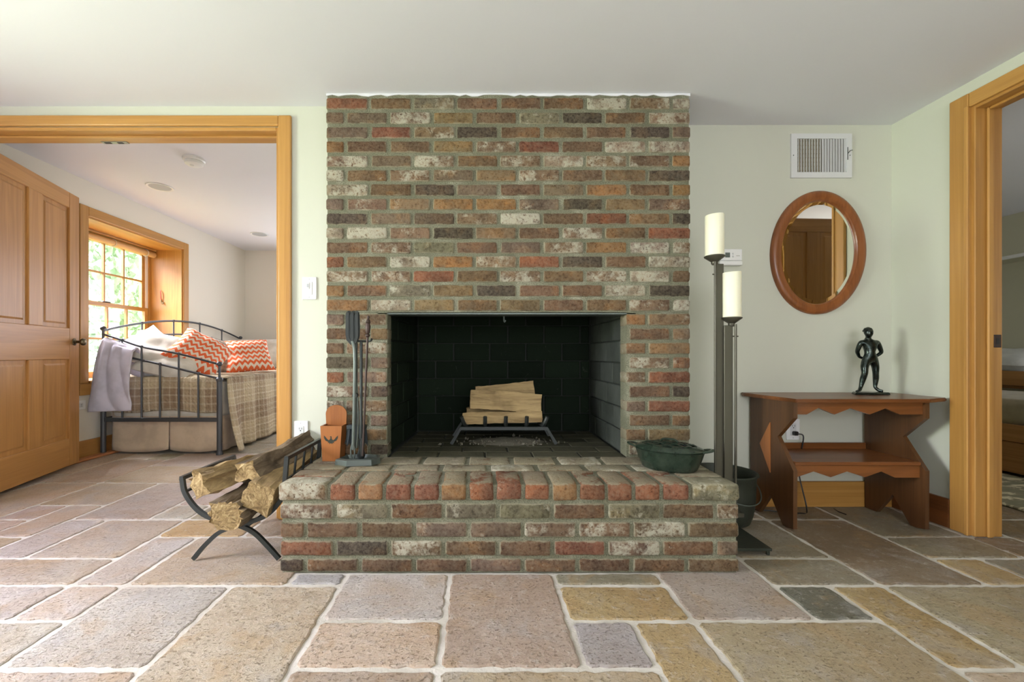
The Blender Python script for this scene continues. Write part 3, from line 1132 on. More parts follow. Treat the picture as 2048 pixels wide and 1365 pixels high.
# ------------------------------------------------------------------ outdoors beyond the bedroom window
struct(MB().grid(12, 12, lambda u, v: (-3.7 - 22 * u, -6 + 32 * v, -0.35 + 0.9 * u * u + 0.08 * nz(u * 9, v * 9, 0))).build('ground', mt['lawn'], smooth=80), 'sunlit lawn outside the bedroom window', 'ground')


def tree(loc, h, r, seed, label):
    t = empty('garden_tree', loc)
    tag(t, label, 'tree', 'trees beyond the bedroom window')
    rg = random.Random(seed)
    x, y, z = loc
    MB().tube(spline([(x, y, z - 0.2), (x + 0.1, y + .05, z + h * .4), (x - 0.05, y, z + h * .8)], 5), [0.16 - 0.009 * i for i in range(11)], 8).build('trunk', mt['trunk'], t, smooth=60)
    mb = MB()
    for i in range(3200):
        while True:
            p = Vector((rg.uniform(-1, 1), rg.uniform(-1, 1), rg.uniform(-1, 1)))
            if 0.25 < p.length < 1:
                break
        c = Vector((x + p.x * r, y + p.y * r, z + h * 0.55 + p.z * h * 0.45))
        q = Euler((rg.uniform(0, 6), rg.uniform(0, 6), rg.uniform(0, 6))).to_matrix()
        s = rg.uniform(0.09, 0.17)
        mb.add([c + q @ Vector(k) * s for k in ((-1, 0, 0), (0, -.5, .1), (1, 0, 0), (0, .5, .1))], [(0, 1, 2, 3)])
    tag(mb.build('foliage', mt['leaf'], t, fix=False), kind='stuff')


tree((-8.8, 9.3, 0.0), 5.0, 2.0, 1, 'leafy green tree seen through the upper window panes')
tree((-13.5, 18.0, 0.2), 7.0, 2.8, 2, 'tall pale tree far behind through the window panes')
tree((-13.6, 13.0, 0.1), 3.4, 2.1, 3, 'low bushy tree seen through the lower window panes')

# ------------------------------------------------------------------ brick fireplace
BC = {'R': (0.250, 0.105, 0.056), 'B': (0.195, 0.118, 0.066), 'D': (0.098, 0.074, 0.052), 'W': (0.31, 0.235, 0.165), 'O': (0.30, 0.165, 0.070),
      'P': (0.225, 0.142, 0.085), 'K': (0.220, 0.152, 0.102), 'G': (0.215, 0.190, 0.115), 'T': (0.240, 0.160, 0.082)}
BW = {'R': 0.40, 'B': 0.40, 'D': 0.30, 'W': 0.90, 'O': 0.34, 'P': 0.80, 'K': 0.50, 'G': 0.66, 'T': 0.44}
FACE = ['RBGBBBWPW', 'PKPTBGDBP', 'KRPDBTBDK', 'OBBTPRBWW', 'PKPBPWPPOO', 'WBPKTPBTD', 'WBDKBKOBO', 'KPTOOKDTK', 'DKDPWBRBD', 'WWPDTBPBR',
        'BPGBKPOWP', 'RBWOPRDBW', 'PPRBPBPWB', 'OBGTDBBWD', 'OWTBTBBPW']
_bm_cache = {}


def brick_mesh(w, d, h, var, bev=0.0065):
    """a worn brick: front face at y=0, centred in x and z"""
    key = (round(w, 3), round(d, 3), round(h, 3), var, bev)
    if key in _bm_cache:
        return _bm_cache[key]
    rg = random.Random(var * 101 + int(w * 1000))
    if bev < 0.008:
        # rounded outline swept through the depth, front and back arrises worn off
        rc = 0.011
        pts = []
        for cx, cz, a0 in ((w / 2 - rc, h / 2 - rc, 0.0), (-w / 2 + rc, h / 2 - rc, 90.0), (-w / 2 + rc, -h / 2 + rc, 180.0), (w / 2 - rc, -h / 2 + rc, 270.0)):
            rr = rc * rg.uniform(0.55, 1.25)
            for k in range(4):
                a = R(a0 + 30 * k)
                pts.append((cx + (rc - rr) * (1 if cx > 0 else -1) + rr * math.cos(a), cz + (rc - rr) * (1 if cz > 0 else -1) + rr * math.sin(a)))
            if w > 0.13 and a0 in (0.0, 180.0):
                sg = 1 if a0 == 0.0 else -1
                for k in range(1, 6):
                    pts.append((sg * (w / 2 - rc) * (1 - k / 3.0), sg * h / 2))
        n = len(pts)
        pts = [(x + rg.uniform(-.0016, .0016), z + rg.uniform(-.0018, .0018)) for x, z in pts]
        vs = []
        for y, ins in ((0.0, 0.0065), (0.0022, 0.0022), (0.0075, 0.0), (d - 0.006, 0.0), (d, 0.005)):
            for x, z in pts:
                vs.append((x * (1 - ins / (w / 2)), y + rg.uniform(-.0007, .0007), z * (1 - ins / (h / 2))))
        fs = [tuple(range(n)), tuple(range(4 * n, 5 * n))[::-1]]
        for r_ in range(4):
            fs += [(r_ * n + q, (r_ + 1) * n + q, (r_ + 1) * n + (q + 1) % n, r_ * n + (q + 1) % n) for q in range(n)]
        mb = MB()
        mb.add(vs, fs)
        me = mb.mesh('brick')
    else:
        bm = bmesh.new()
        bmesh.ops.create_cube(bm, size=1.0)
        for v in bm.verts:
            v.co = Vector((v.co.x * w, (v.co.y + .5) * d, v.co.z * h))
        big = 0 if w > d else 1
        ed = [e for e in bm.edges if abs((e.verts[0].co - e.verts[1].co).normalized()[big]) > 0.9]
        if max(w, d) > 0.13:
            bmesh.ops.subdivide_edges(bm, edges=ed, cuts=3)
        for v in bm.verts:
            v.co += Vector((rg.uniform(-.0032, .0032), rg.uniform(-.0022, .0022), rg.uniform(-.0030, .0030)))
        sharp = [e for e in bm.edges if len(e.link_faces) == 2 and e.calc_face_angle() > 1.0]
        bmesh.ops.bevel(bm, geom=sharp, offset=bev, segments=2, affect='EDGES', profile=0.55)
        for v in bm.verts:
            v.co += Vector((rg.uniform(-.0008, .0008), rg.uniform(-.0008, .0008), rg.uniform(-.0008, .0008)))
        me = bpy.data.meshes.new('brick')
        bm.to_mesh(me)
        bm.free()
    me.polygons.foreach_set('use_smooth', [True] * len(me.polygons))
    me.materials.append(mt['brick'])
    _bm_cache[key] = me
    return me


brg = random.Random(5)


def brick(parent, x0, x1, y0, d, z0, z1, code=None, bev=0.0065, off=Vector((0, 0, 0)), white=None, dark=1.0):
    w, h = x1 - x0, z1 - z0
    if w < 0.02:
        return
    me = brick_mesh(round(w, 2) if w > 0.05 else w, d, h, brg.randrange(6), bev)
    o = bpy.data.objects.new('brick', me)
    COL.objects.link(o)
    o.parent = parent
    o.location = Vector(((x0 + x1) / 2, y0 + brg.uniform(-.0025, .002), (z0 + z1) / 2)) - off
    o.scale = (w / (round(w, 2) if w > 0.05 else w), 1, 1)
    o.rotation_euler = (brg.uniform(-.006, .006), brg.uniform(-.006, .006), brg.uniform(-.008, .008))
    if code is None:
        code = brg.choice('RBBBTKPPOBKDRB')
    c = BC[code]
    v = brg.uniform(0.85, 1.12) * dark
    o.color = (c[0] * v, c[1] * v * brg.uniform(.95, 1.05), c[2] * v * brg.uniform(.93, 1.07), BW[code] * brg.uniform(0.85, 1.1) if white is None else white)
    return o


FPX0, FPX1 = -0.751, 1.044
HZ = 0.349
CP = 0.0711            # course height
OPX0, OPX1, OPZ = -0.448, 0.729, HZ + 10 * CP
fp = empty('brick_fireplace', (0.15, YB, 0))
tag(fp, 'old red and brown brick fireplace with raised hearth and dark open firebox', 'fireplace')
foff = OFF[fp]
ch = MB()
ch.box(FPX0 + 0.005, OPX0 - 0.003, YB + 0.006, YB + 0.098, 0.0, OPZ).box(OPX1 + 0.003, FPX1 - 0.005, YB + 0.006, YB + 0.098, 0.0, OPZ)
ch.box(FPX0 + 0.005, OPX0 - 0.055, YB + 0.097, 2.90, 0.0, OPZ).box(OPX1 + 0.055, FPX1 - 0.005, YB + 0.097, YR - 0.001, 0.0, OPZ)
ch.box(FPX0 + 0.005, FPX1 - 0.005, YB + 0.006, YB + 0.108, OPZ + 0.001, CEIL - 0.001).box(FPX0 + 0.005, FPX1 - 0.07, YB + 0.107, 2.90, 1.48, CEIL - 0.001).box(FPX1 - 0.08, FPX1 - 0.005, YB + 0.107, YR - 0.001, OPZ + .001, CEIL - 0.001)
chim = ch.build('chimney_breast', mt['mortar'], fp)
PB, HB, J = 0.2127, 0.0934, 0.0145
for t in range(25):
    r_ = 24 - t
    z0 = HZ + r_ * CP + 0.0072
    z1 = z0 + CP - 0.0142
    codes = FACE[t] if t < len(FACE) else None
    xs = []
    x = FPX0
    full = (t % 2 == 0)
    i = 0
    if not full:
        xs.append((x, x + HB))
        x += HB
    while x < FPX1 - 0.02:
        xs.append((x, min(x + PB, FPX1)))
        x += PB
    for k, (a, b) in enumerate(xs):
        xa = a + (0.0 if k == 0 else J / 2) + (brg.uniform(-.003, .003) if k else 0)
        xb = b - (0.0 if k == len(xs) - 1 else J / 2)
        code = codes[k] if codes and k < len(codes) else None
        dep = 0.2 if (b - a) < 0.12 else 0.095
        segs = [(xa, xb)]
        if r_ < 10:
            segs = []
            if xa < OPX0 - 0.02:
                segs.append((xa, min(xb, OPX0)))
            if xb > OPX1 + 0.02:
                segs.append((max(xa, OPX1), xb))
        for sa, sb in segs:
            if sb - sa > 0.03:
                brick(chim, sa, sb, YB, dep if (k in (0, len(xs) - 1)) else 0.095, z0, z1, code, off=foff)
    # returns at the two sides of the chimney
    endL, endR = xs[0][1] - xs[0][0], xs[-1][1] - xs[-1][0]
    for side, e in ((0, endL), (1, endR)):
        ys = YB + (0.212 if e < 0.12 else 0.107)
        yend = YL if side == 0 else YR
        while ys < yend - 0.02:
            ye = min(ys + 0.2, yend)
            if side == 0:
                brick(chim, FPX0, FPX0 + 0.09, ys, ye - ys, z0, z1, off=foff)
            else:
                brick(chim, FPX1 - 0.09, FPX1, ys, ye - ys, z0, z1, off=foff)
            ys = ye + 0.012
MB().bbox(OPX0 - 0.05, OPX1 + 0.05, YB + 0.006, YB + 0.11, OPZ - 0.010, OPZ - 0.001, 0.002).build('lintel', mt['agediron'], fp)

# ragged line of paint and caulk where the bricks meet the ceiling
cg = random.Random(4)
top_ = [(FPX0 + i * (FPX1 - FPX0) / 60, CEIL - 0.006 - (0.007 if cg.random() < 0.35 else 0.0) - cg.uniform(0, .004)) for i in range(61)]
MB().prism([(FPX0, CEIL - 0.001)] + top_ + [(FPX1, CEIL - 0.001)], 'y', YB + 0.001, YB + 0.008).build('caulk_line', mt['ceil'], fp)

# raised hearth
HX0, HX1 = -0.774, 1.0156
hearth = MB().box(HX0 + 0.007, HX1 - 0.007, YH + 0.007, YB + 0.02, 0.0, HZ - 0.006).build('hearth', mt['mortar'], fp)
rows = [(0.004, 0.054, False), (0.066, 0.124, True), (0.138, 0.197, False), (0.2105, 0.269, True)]
HCODE = {3: 'PGBGGBGBP', 2: 'BBBKKPPPT', 1: 'RDPBBRPBK', 0: 'DBBBKBBBB'}
for ri, (z0, z1, full) in enumerate(rows):
    x = HX0
    xs = []
    if not full:
        xs.append((x, x + 0.098))
        x += 0.098
    while x < HX1 - 0.03:
        xs.append((x, min(x + 0.2125, HX1)))
        x += 0.2125
    for k, (a, b) in enumerate(xs):
        xa = a + (0 if k == 0 else 0.007)
        xb = b - (0 if k == len(xs) - 1 else 0.007)
        small = (b - a) < 0.13
        cd = HCODE[ri]
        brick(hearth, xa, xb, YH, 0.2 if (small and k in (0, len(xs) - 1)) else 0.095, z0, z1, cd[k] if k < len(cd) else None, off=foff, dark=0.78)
    for side in (0, 1):
        e = xs[0][1] - xs[0][0] if side == 0 else xs[-1][1] - xs[-1][0]
        ys = YH + (0.212 if e < 0.13 else 0.107)
        while ys < YB - 0.02:
            ye = min(ys + 0.2, YB)
            if side == 0:
                brick(hearth, HX0, HX0 + 0.09, ys, ye - ys, z0, z1, off=foff)
            else:
                brick(hearth, HX1 - 0.09, HX1, ys, ye - ys, z0, z1, off=foff)
            ys = ye + 0.012
# top course: stretchers at both ends, a row of headers along the front, stretchers behind
zt0, zt1 = 0.283, HZ
for k in range(4):
    ya = YH - 0.004 + k * 0.1105
    d = 0.099 if k < 3 else YB - ya
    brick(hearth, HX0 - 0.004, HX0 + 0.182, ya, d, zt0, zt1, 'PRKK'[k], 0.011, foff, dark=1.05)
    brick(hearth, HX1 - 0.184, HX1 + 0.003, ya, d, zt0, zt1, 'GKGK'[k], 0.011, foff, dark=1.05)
nh = 13
hx0, hx1 = HX0 + 0.190, HX1 - 0.192
pw = (hx1 - hx0) / nh
for k in range(nh):
    xa = hx0 + pw * k + 0.007 + brg.uniform(-.002, .002)
    brick(hearth, xa, xa + pw - 0.013, YH - 0.003, 0.188, zt0, zt1, 'RORRORRRORRRR'[k], 0.011, foff, white=0.42 if k % 3 else 0.55)
for ri, (ya, d) in enumerate(((YH + 0.196, 0.098), (YH + 0.305, YB - YH - 0.308))):
    x = hx0 - (0.1 if ri else 0.0)
    while x < hx1:
        xa, xb = max(x, hx0), min(x + 0.2, hx1)
        if xb - xa > 0.04:
            brick(hearth, xa + 0.004, xb - 0.004, ya, d, zt0, zt1 - 0.001, brg.choice('KBBKPT'), 0.009, foff, dark=0.95)
        x += 0.212

# firebox
FBY = 2.787
fb = MB()
fb.box(OPX0 - 0.01, OPX1 + 0.01, FBY + 0.01, 2.90, 0.30, 1.45)
fb.prism([(OPX0 - 0.06, YB + 0.10), (OPX0 - 0.012, YB + 0.10), (-0.409, FBY + 0.02), (OPX0 - 0.06, FBY + 0.02)], 'z', 0.30, 1.45)
fb.box(OPX1 + 0.012, OPX1 + 0.06, YB + 0.10, FBY + 0.02, 0.30, 1.45)
fb.box(OPX0 - 0.06, OPX1 + 0.06, YB + 0.10, 2.90, 1.44, 1.50)
fb.box(OPX0 - 0.01, OPX1 + 0.01, YB - 0.01, 2.80, 0.28, HZ - 0.006)
fbo = fb.build('firebox', mt['soot'], fp)
_fb = {}


def firebrick(mat4, w, d, h, col):
    key = (round(w, 3), round(d, 3), round(h, 3))
    if key not in _fb:
        mb = MB().bbox(-w / 2, w / 2, 0, d, -h / 2, h / 2, 0.004)
        me = mb.mesh('firebrick')
        me.materials.append(mt['firebrick'])
        _fb[key] = me
    o = bpy.data.objects.new('firebrick', _fb[key])
    COL.objects.link(o)
    o.parent = fbo
    o.matrix_basis = Matrix.Translation(-foff) @ mat4
    o.color = (*col, 1)


frg = random.Random(3)
for j in range(9):
    zc = HZ + 0.057 + j * 0.115
    x = OPX0 + 0.05 - (0.118 if j % 2 else 0)
    while x < OPX1:
        xa, xb = max(x, -0.397), min(x + 0.232, OPX1)
        if xb - xa > 0.04:
            g = frg.uniform(0.7, 1.5)
            firebrick(Matrix.Translation(((xa + xb) / 2, FBY + frg.uniform(-.004, .004), zc)), xb - xa - 0.005, 0.06, 0.110, (0.010 * g, 0.0165 * g, 0.0090 * g))
        x += 0.237
    # right side, paler bricks: light from the window put into their colour
    y = YB + 0.10 + (-0.118 if j % 2 else 0)
    while y < FBY:
        ya, yb = max(y, YB + 0.10), min(y + 0.232, FBY)
        if yb - ya > 0.04:
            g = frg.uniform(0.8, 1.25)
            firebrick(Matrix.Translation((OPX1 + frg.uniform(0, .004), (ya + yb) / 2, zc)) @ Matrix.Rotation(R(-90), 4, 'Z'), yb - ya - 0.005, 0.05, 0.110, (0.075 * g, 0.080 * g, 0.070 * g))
            ta = (ya - (YB + 0.10)) / (FBY - YB - 0.10)
            tb = (yb - (YB + 0.10)) / (FBY - YB - 0.10)
            xm = OPX0 + (ta + tb) / 2 * 0.051
            firebrick(Matrix.Translation((xm - frg.uniform(0, .004), (ya + yb) / 2, zc)) @ Matrix.Rotation(R(90) - math.atan2(0.051, FBY - YB - .1), 4, 'Z'), yb - ya - 0.005, 0.05, 0.110, (0.013 * g, 0.020 * g, 0.011 * g))
        y += 0.237
for j in range(6):
    y = YB - 0.002 + j * 0.115
    x = OPX0 + 0.01 - (0.118 if j % 2 else 0)
    while x < OPX1:
        lim = OPX0 + 0.004 + 0.051 * max(0.0, (y + 0.11 - YB - 0.10) / 0.59)
        xa, xb = max(x, lim), min(x + 0.232, OPX1 - 0.004)
        if xb - xa > 0.04:
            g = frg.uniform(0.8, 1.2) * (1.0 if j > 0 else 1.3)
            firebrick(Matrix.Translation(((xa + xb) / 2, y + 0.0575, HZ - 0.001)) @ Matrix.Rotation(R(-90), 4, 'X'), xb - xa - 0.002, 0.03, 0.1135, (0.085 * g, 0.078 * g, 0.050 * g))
        x += 0.237
MB().tube(spline([(0.132, 2.215, 1.12), (0.132, 2.212, 1.045), (0.134, 2.205, 1.022), (0.140, 2.205, 1.030)], 4), 0.004, 6).build('damper_hook', mt['agediron'], fbo)
# ash and debris on the firebox floor
ar = random.Random(8)
mb = MB()
for i in range(260):
    a, rr = ar.uniform(0, 2 * PI), abs(ar.gauss(0, 0.5))
    cx, cy = 0.15 + 0.30 * rr * math.cos(a), 2.44 + 0.13 * rr * math.sin(a)
    if cy < 2.30 or cy > 2.72 or cx < -.35 or cx > .68:
        continue
    s = ar.uniform(0.003, 0.011)
    q = Euler((ar.uniform(0, 3), ar.uniform(0, 3), ar.uniform(0, 3))).to_matrix()
    vs = [Vector((cx, cy, HZ + s * 0.6)) + q @ Vector(k) * s for k in ((1.6, 0, 0), (-1.2, .2, 0), (0, 1, 0), (0, -.9, 0), (0, 0, .6), (0, 0, -.6))]
    mb.add(vs, [(0, 2, 4), (2, 1, 4), (1, 3, 4), (3, 0, 4), (2, 0, 5), (1, 2, 5), (3, 1, 5), (0, 3, 5)])
mb.grid(16, 10, lambda u, v: (0.16 + (u - .5) * .5, 2.46 + (v - .5) * .26, HZ - .004 + 0.022 * max(0, 1 - ((u - .5) ** 2 + (v - .5) ** 2) * 4.5) * (1 + .5 * nz(u * 7, v * 7, 1))))
tag(mb.build('ash_pile', mt['ash']), 'scattered ash and wood chips on the firebox floor under the grate', 'ash', kind='stuff')


# ------------------------------------------------------------------ fire grate and its split logs
def grate():
    g = empty('fire_grate', (0.14, 2.46, HZ))
    tag(g, 'black iron fire grate standing in the firebox', 'grate')
    yf, yb = 2.385, 2.62
    zb_ = 0.437
    for y in (yf, yb):
        path = [(-0.152, y, HZ + 0.001), (-0.10, y, zb_), (0.385, y, zb_), (0.435, y, HZ + 0.001)]
        MB().tube(path, 1, 4, flat=(0.013, 0.013, (0, 1, 0))).build('leg_bar', mt['iron'], g)
    for x in (-0.065, 0.037, 0.152, 0.268, 0.352):
        xo = -0.03 if x < 0 else (0.03 if x > 0.3 else 0)
        path = spline([(x, yb + 0.02, zb_ + 0.02), (x, yf + 0.05, zb_ + 0.018), (x + xo * .4, yf - 0.012, zb_ + 0.022), (x + xo, yf - 0.03, zb_ + 0.07)], 5)
        MB().tube(path, 0.011, 8).build('finger_bar', mt['iron'], g)


grate()


def split_log(name, prof, length, axis, M4, mats, label, cat='log', group=None, seed=1, rings=20, rough=0.006, taper=0.0):
    """a split billet: outline prof (a, b) swept along its own x axis, ends cut square"""
    rg = random.Random(seed)
    # densify outline
    out = []
    n = len(prof)
    for i in range(n):
        a, b = Vector((*prof[i], 0)), Vector((*prof[(i + 1) % n], 0))
        for k in range(4):
            out.append(a.lerp(b, k / 4))
    n = len(out)
    vs = []
    for j in range(rings + 1):
        t = j / rings
        for i, p in enumerate(out):
            f = 1 - taper * t
            d = (nz(i * 0.9 + seed * 7, t * 2.3, seed) + 0.5 * nz(i * 2.1 + seed, t * 6.0, seed + 5)) * rough - abs(nz(i * 1.35 + seed, t * 1.6, seed + 9)) * rough * 1.1 + rg.uniform(-.0015, .0015)
            L = p.length or 1
            x = (t - .5) * length
            if j in (0, rings):
                x += rg.uniform(-.003, .003) + nz(i * 0.8, seed, j) * rough * 1.2
            bow = (0.012 + rough) * math.sin(t * PI) * nz(seed, 3.3, 1)
            vs.append(M4 @ Vector((x, p.x * (f + d / L) + bow, p.y * (f + d / L) + bow)))
    mb = MB()
    fs = [(j * n + i, j * n + (i + 1) % n, (j + 1) * n + (i + 1) % n, (j + 1) * n + i) for j in range(rings) for i in range(n)]
    base = len(mb.v)
    mb.add(vs, fs, 0)
    mb.f.append(tuple(range(n))[::-1])
    mb.mi.append(1)
    mb.f.append(tuple(rings * n + i for i in range(n)))
    mb.mi.append(1)
    c = M4 @ Vector((0, 0, 0))
    e = Vector((c.x, c.y, min(v[2] for v in mb.v)))
    OFF['tmp'] = e
    me = mb.mesh(name, e, None)
    for m_ in mats:
        me.materials.append(m_)
    o = bpy.data.objects.new(name, me)
    COL.objects.link(o)
    o.location = e
    tag(o, label, cat, group)
    return o


def pose(c, rz=0, ry=0, rx=0):
    return Matrix.Translation(c) @ Matrix.Rotation(rz, 4, 'Z') @ Matrix.Rotation(ry, 4, 'Y') @ Matrix.Rotation(rx, 4, 'X')


LX = [mt['split_x'], mt['cut']]
split_log('split_log', [(-.03, -.028), (.04, -.032), (.045, .022), (-.02, .036)], 0.445, 'x', pose((0.135, 2.415, 0.492), R(1), R(-1)), LX,
          'split log lying lowest on the fire grate at the front', 'log', 'split logs on the grate', 3)
split_log('split_log', [(-.05, -.03), (.04, -.035), (.04, .035), (-.03, .035)], 0.40, 'x', pose((0.13, 2.54, 0.494), R(-2), R(1)), LX,
          'split log at the back of the fire grate under the others', 'log', 'split logs on the grate', 5)
split_log('split_log', [(-.014, -.055), (.024, -.050), (.028, .052), (-.010, .056)], 0.405, 'x', pose((0.155, 2.425, 0.582), R(1), R(4), R(-16)), LX,
          'pale split log with dark cracks on top of the front log in the grate', 'log', 'split logs on the grate', 8, rough=0.003)
split_log('split_log', [(-.016, -.05), (.026, -.05), (.026, .048), (-.010, .050)], 0.345, 'x', pose((0.158, 2.525, 0.628), R(-2), R(-6), R(-14)), LX,
          'uppermost split log leaning at the back of the grate pile', 'log', 'split logs on the grate', 12, rough=0.003)


# ------------------------------------------------------------------ log holder with firewood
def log_holder():
    yf, yb = 1.757, 2.125
    g = empty('log_holder', (-1.0, 1.94, 0))
    tag(g, 'black wrought iron log holder with curved crossed legs beside the hearth', 'log holder')
    for y in (yf, yb):
        a = spline([(-1.225, y, 0.342), (-1.212, y, 0.28), (-1.165, y, 0.215), (-1.10, y, 0.175), (-1.0, y, 0.150), (-0.93, y, 0.118), (-0.87, y, 0.060), (-0.824, y, 0.008)], 6)
        b = spline([(-0.792, y, 0.425), (-0.803, y, 0.30), (-0.815, y, 0.255), (-0.865, y, 0.195), (-0.93, y, 0.165), (-1.0, y, 0.146), (-1.07, y, 0.118), (-1.13, y, 0.065), (-1.178, y, 0.008)], 6)
        MB().tube(a, 1, 4, flat=(0.010, 0.012, (0, 1, 0))).build('leg', mt['iron'], g)
        MB().tube(b, 1, 4, flat=(0.010, 0.012, (0, 1, 0))).build('leg', mt['iron'], g)
    for (x, z, x2, z2) in ((-1.225, 0.342, -1.214, 0.285), (-0.792, 0.425, -0.802, 0.330)):
        MB().tube([(x, yf - 0.006, z), (x, yb + 0.006, z)], 1, 4, flat=(0.011, 0.011, (0, 0, 1))).build('top_rail', mt['iron'], g)
        MB().tube([(x2, yf, z2), (x2, yb, z2)], 1, 4, flat=(0.007, 0.007, (0, 0, 1))).build('lower_rail', mt['iron'], g)
        for k in (0.25, 0.5, 0.75):
            y = yf + (yb - yf) * k
            MB().tube([(x, y, z), (x2, y, z2)], 0.0055, 6).build('spindle', mt['iron'], g)
    for x, z in ((-1.05, 0.155), (-0.95, 0.148)):
        MB().tube([(x, yf, z), (x, yb, z)], 0.007, 6).build('cross_bar', mt['iron'], g)


log_holder()
LY = [mt['split_y'], mt['cut']]
LBK = [mt['bark'], mt['cut']]


def round_prof(r, k=9, sq=1.0, flat=None, seed=0):
    rg = random.Random(seed)
    pts = []
    for i in range(k):
        a = 2 * PI * i / k
        rr = r * rg.uniform(0.85, 1.1)
        x, y = rr * math.cos(a), rr * sq * math.sin(a)
        if flat is not None:
            y = min(y, flat)
        pts.append((x, y))
    return pts


grp = 'firewood in the log holder'
# y length: rotate local x to world y
split_log('firewood_log', round_prof(0.082, 9, 0.85, 0.05, 4), 0.50, 'y', pose((-1.000, 1.93, 0.238), R(90), R(-3)), LBK,
          'thick round barked firewood log lowest in the log holder with ragged cut end', 'log', grp, 21, rough=0.022)
split_log('firewood_log', [(-.060, -.055), (.060, -.045), (.062, .060), (-.050, .070)], 0.50, 'y', pose((-0.892, 1.95, 0.292), R(92), R(-5), R(24)), LY,
          'square split firewood log leaning against the hearth side of the log holder', 'log', grp, 22, rough=0.012)
split_log('firewood_log', [(-.055, -.045), (.045, -.060), (.065, .020), (.01, .060), (-.05, .03)], 0.46, 'y', pose((-1.045, 1.94, 0.338), R(66), R(-3), R(-15)), LY,
          'twisted yellow firewood log lying against the left arm of the log holder', 'log', grp, 23, rough=0.030, taper=0.15)
split_log('firewood_log', [(-.06, -.04), (.06, -.045), (.055, .025), (-.02, .060)], 0.50, 'y', pose((-0.925, 2.00, 0.388), R(84), R(-5), R(5)), LBK,
          'grey barked split firewood log on top of the pile in the log holder', 'log', grp, 24, rough=0.022)


# ------------------------------------------------------------------ wooden match box
def match_box():
    g = empty('match_box', (-0.69, 2.035, HZ))
    tag(g, 'small stained wooden match box with dark eagle emblem on the hearth', 'match box')
    y0, y1 = 1.995, 2.075
    xb0, xb1, xt0, xt1 = -0.733, -0.652, -0.743, -0.642
    z0, z1 = HZ + 0.002, 0.516
    t = 0.007

    def board(pts4, ya, yb, nm):
        MB().prism(pts4, 'y', ya, yb).build(nm, mt['boxwood'], g)
    board([(xb0, z0), (xb1, z0), (xt1, z1), (xt0, z1)], y0, y0 + t, 'front')
    # arched back board
    arc = [(-0.6925 + 0.051 * math.cos(a), 0.563 + 0.044 * math.sin(a)) for a in [PI * i / 16 for i in range(17)]]
    board([(xb0, z0), (xb1, z0), (-0.6415, 0.563)] + arc[1:-1] + [(-0.7435, 0.563)], y1 - t, y1, 'back_board')
    for (b, tt, sg) in ((xb0, xt0, 1), (xb1, xt1, -1)):
        vs = [(b, y0 + t, z0), (b, y1 - t, z0), (tt, y1 - t, z1), (tt, y0 + t, z1), (b + sg * t, y0 + t, z0), (b + sg * t, y1 - t, z0), (tt + sg * t, y1 - t, z1), (tt + sg * t, y0 + t, z1)]
        MB().add(vs, [(0, 1, 2, 3), (4, 7, 6, 5), (0, 4, 5, 1), (1, 5, 6, 2), (2, 6, 7, 3), (3, 7, 4, 0)]).build('side', mt['boxwood'], g)
    MB().box(xb0 + t, xb1 - t, y0 + t, y1 - t, z0, z0 + t).build('bottom', mt['boxwood'], g)
    # spread eagle, flat dark print on the front board
    half = [(0.0, 0.008), (0.004, 0.006), (0.006, 0.000), (0.012, -0.002), (0.020, 0.006), (0.028, 0.016), (0.034, 0.020), (0.031, 0.012), (0.035, 0.014), (0.030, 0.006), (0.033, 0.006), (0.027, 0.000), (0.028, -0.002), (0.020, -0.007), (0.012, -0.010), (0.016, -0.017), (0.008, -0.013), (0.006, -0.021), (0.0, -0.015)]
    pts = half + [(-x, z) for x, z in half[::-1][1:-1]]
    pts = [(-0.6925 + x, 0.452 + z) for x, z in pts]
    mb = MB()
    mb.prism(pts, 'y', y0 - 0.0008, y0 + 0.001)
    mb.prism([(-0.694, 0.460), (-0.690, 0.459), (-0.689, 0.466), (-0.6925, 0.469), (-0.699, 0.465), (-0.695, 0.464)], 'y', y0 - 0.0008, y0 + 0.001)
    mb.build('eagle_emblem', mt['castiron'], g)


match_box()


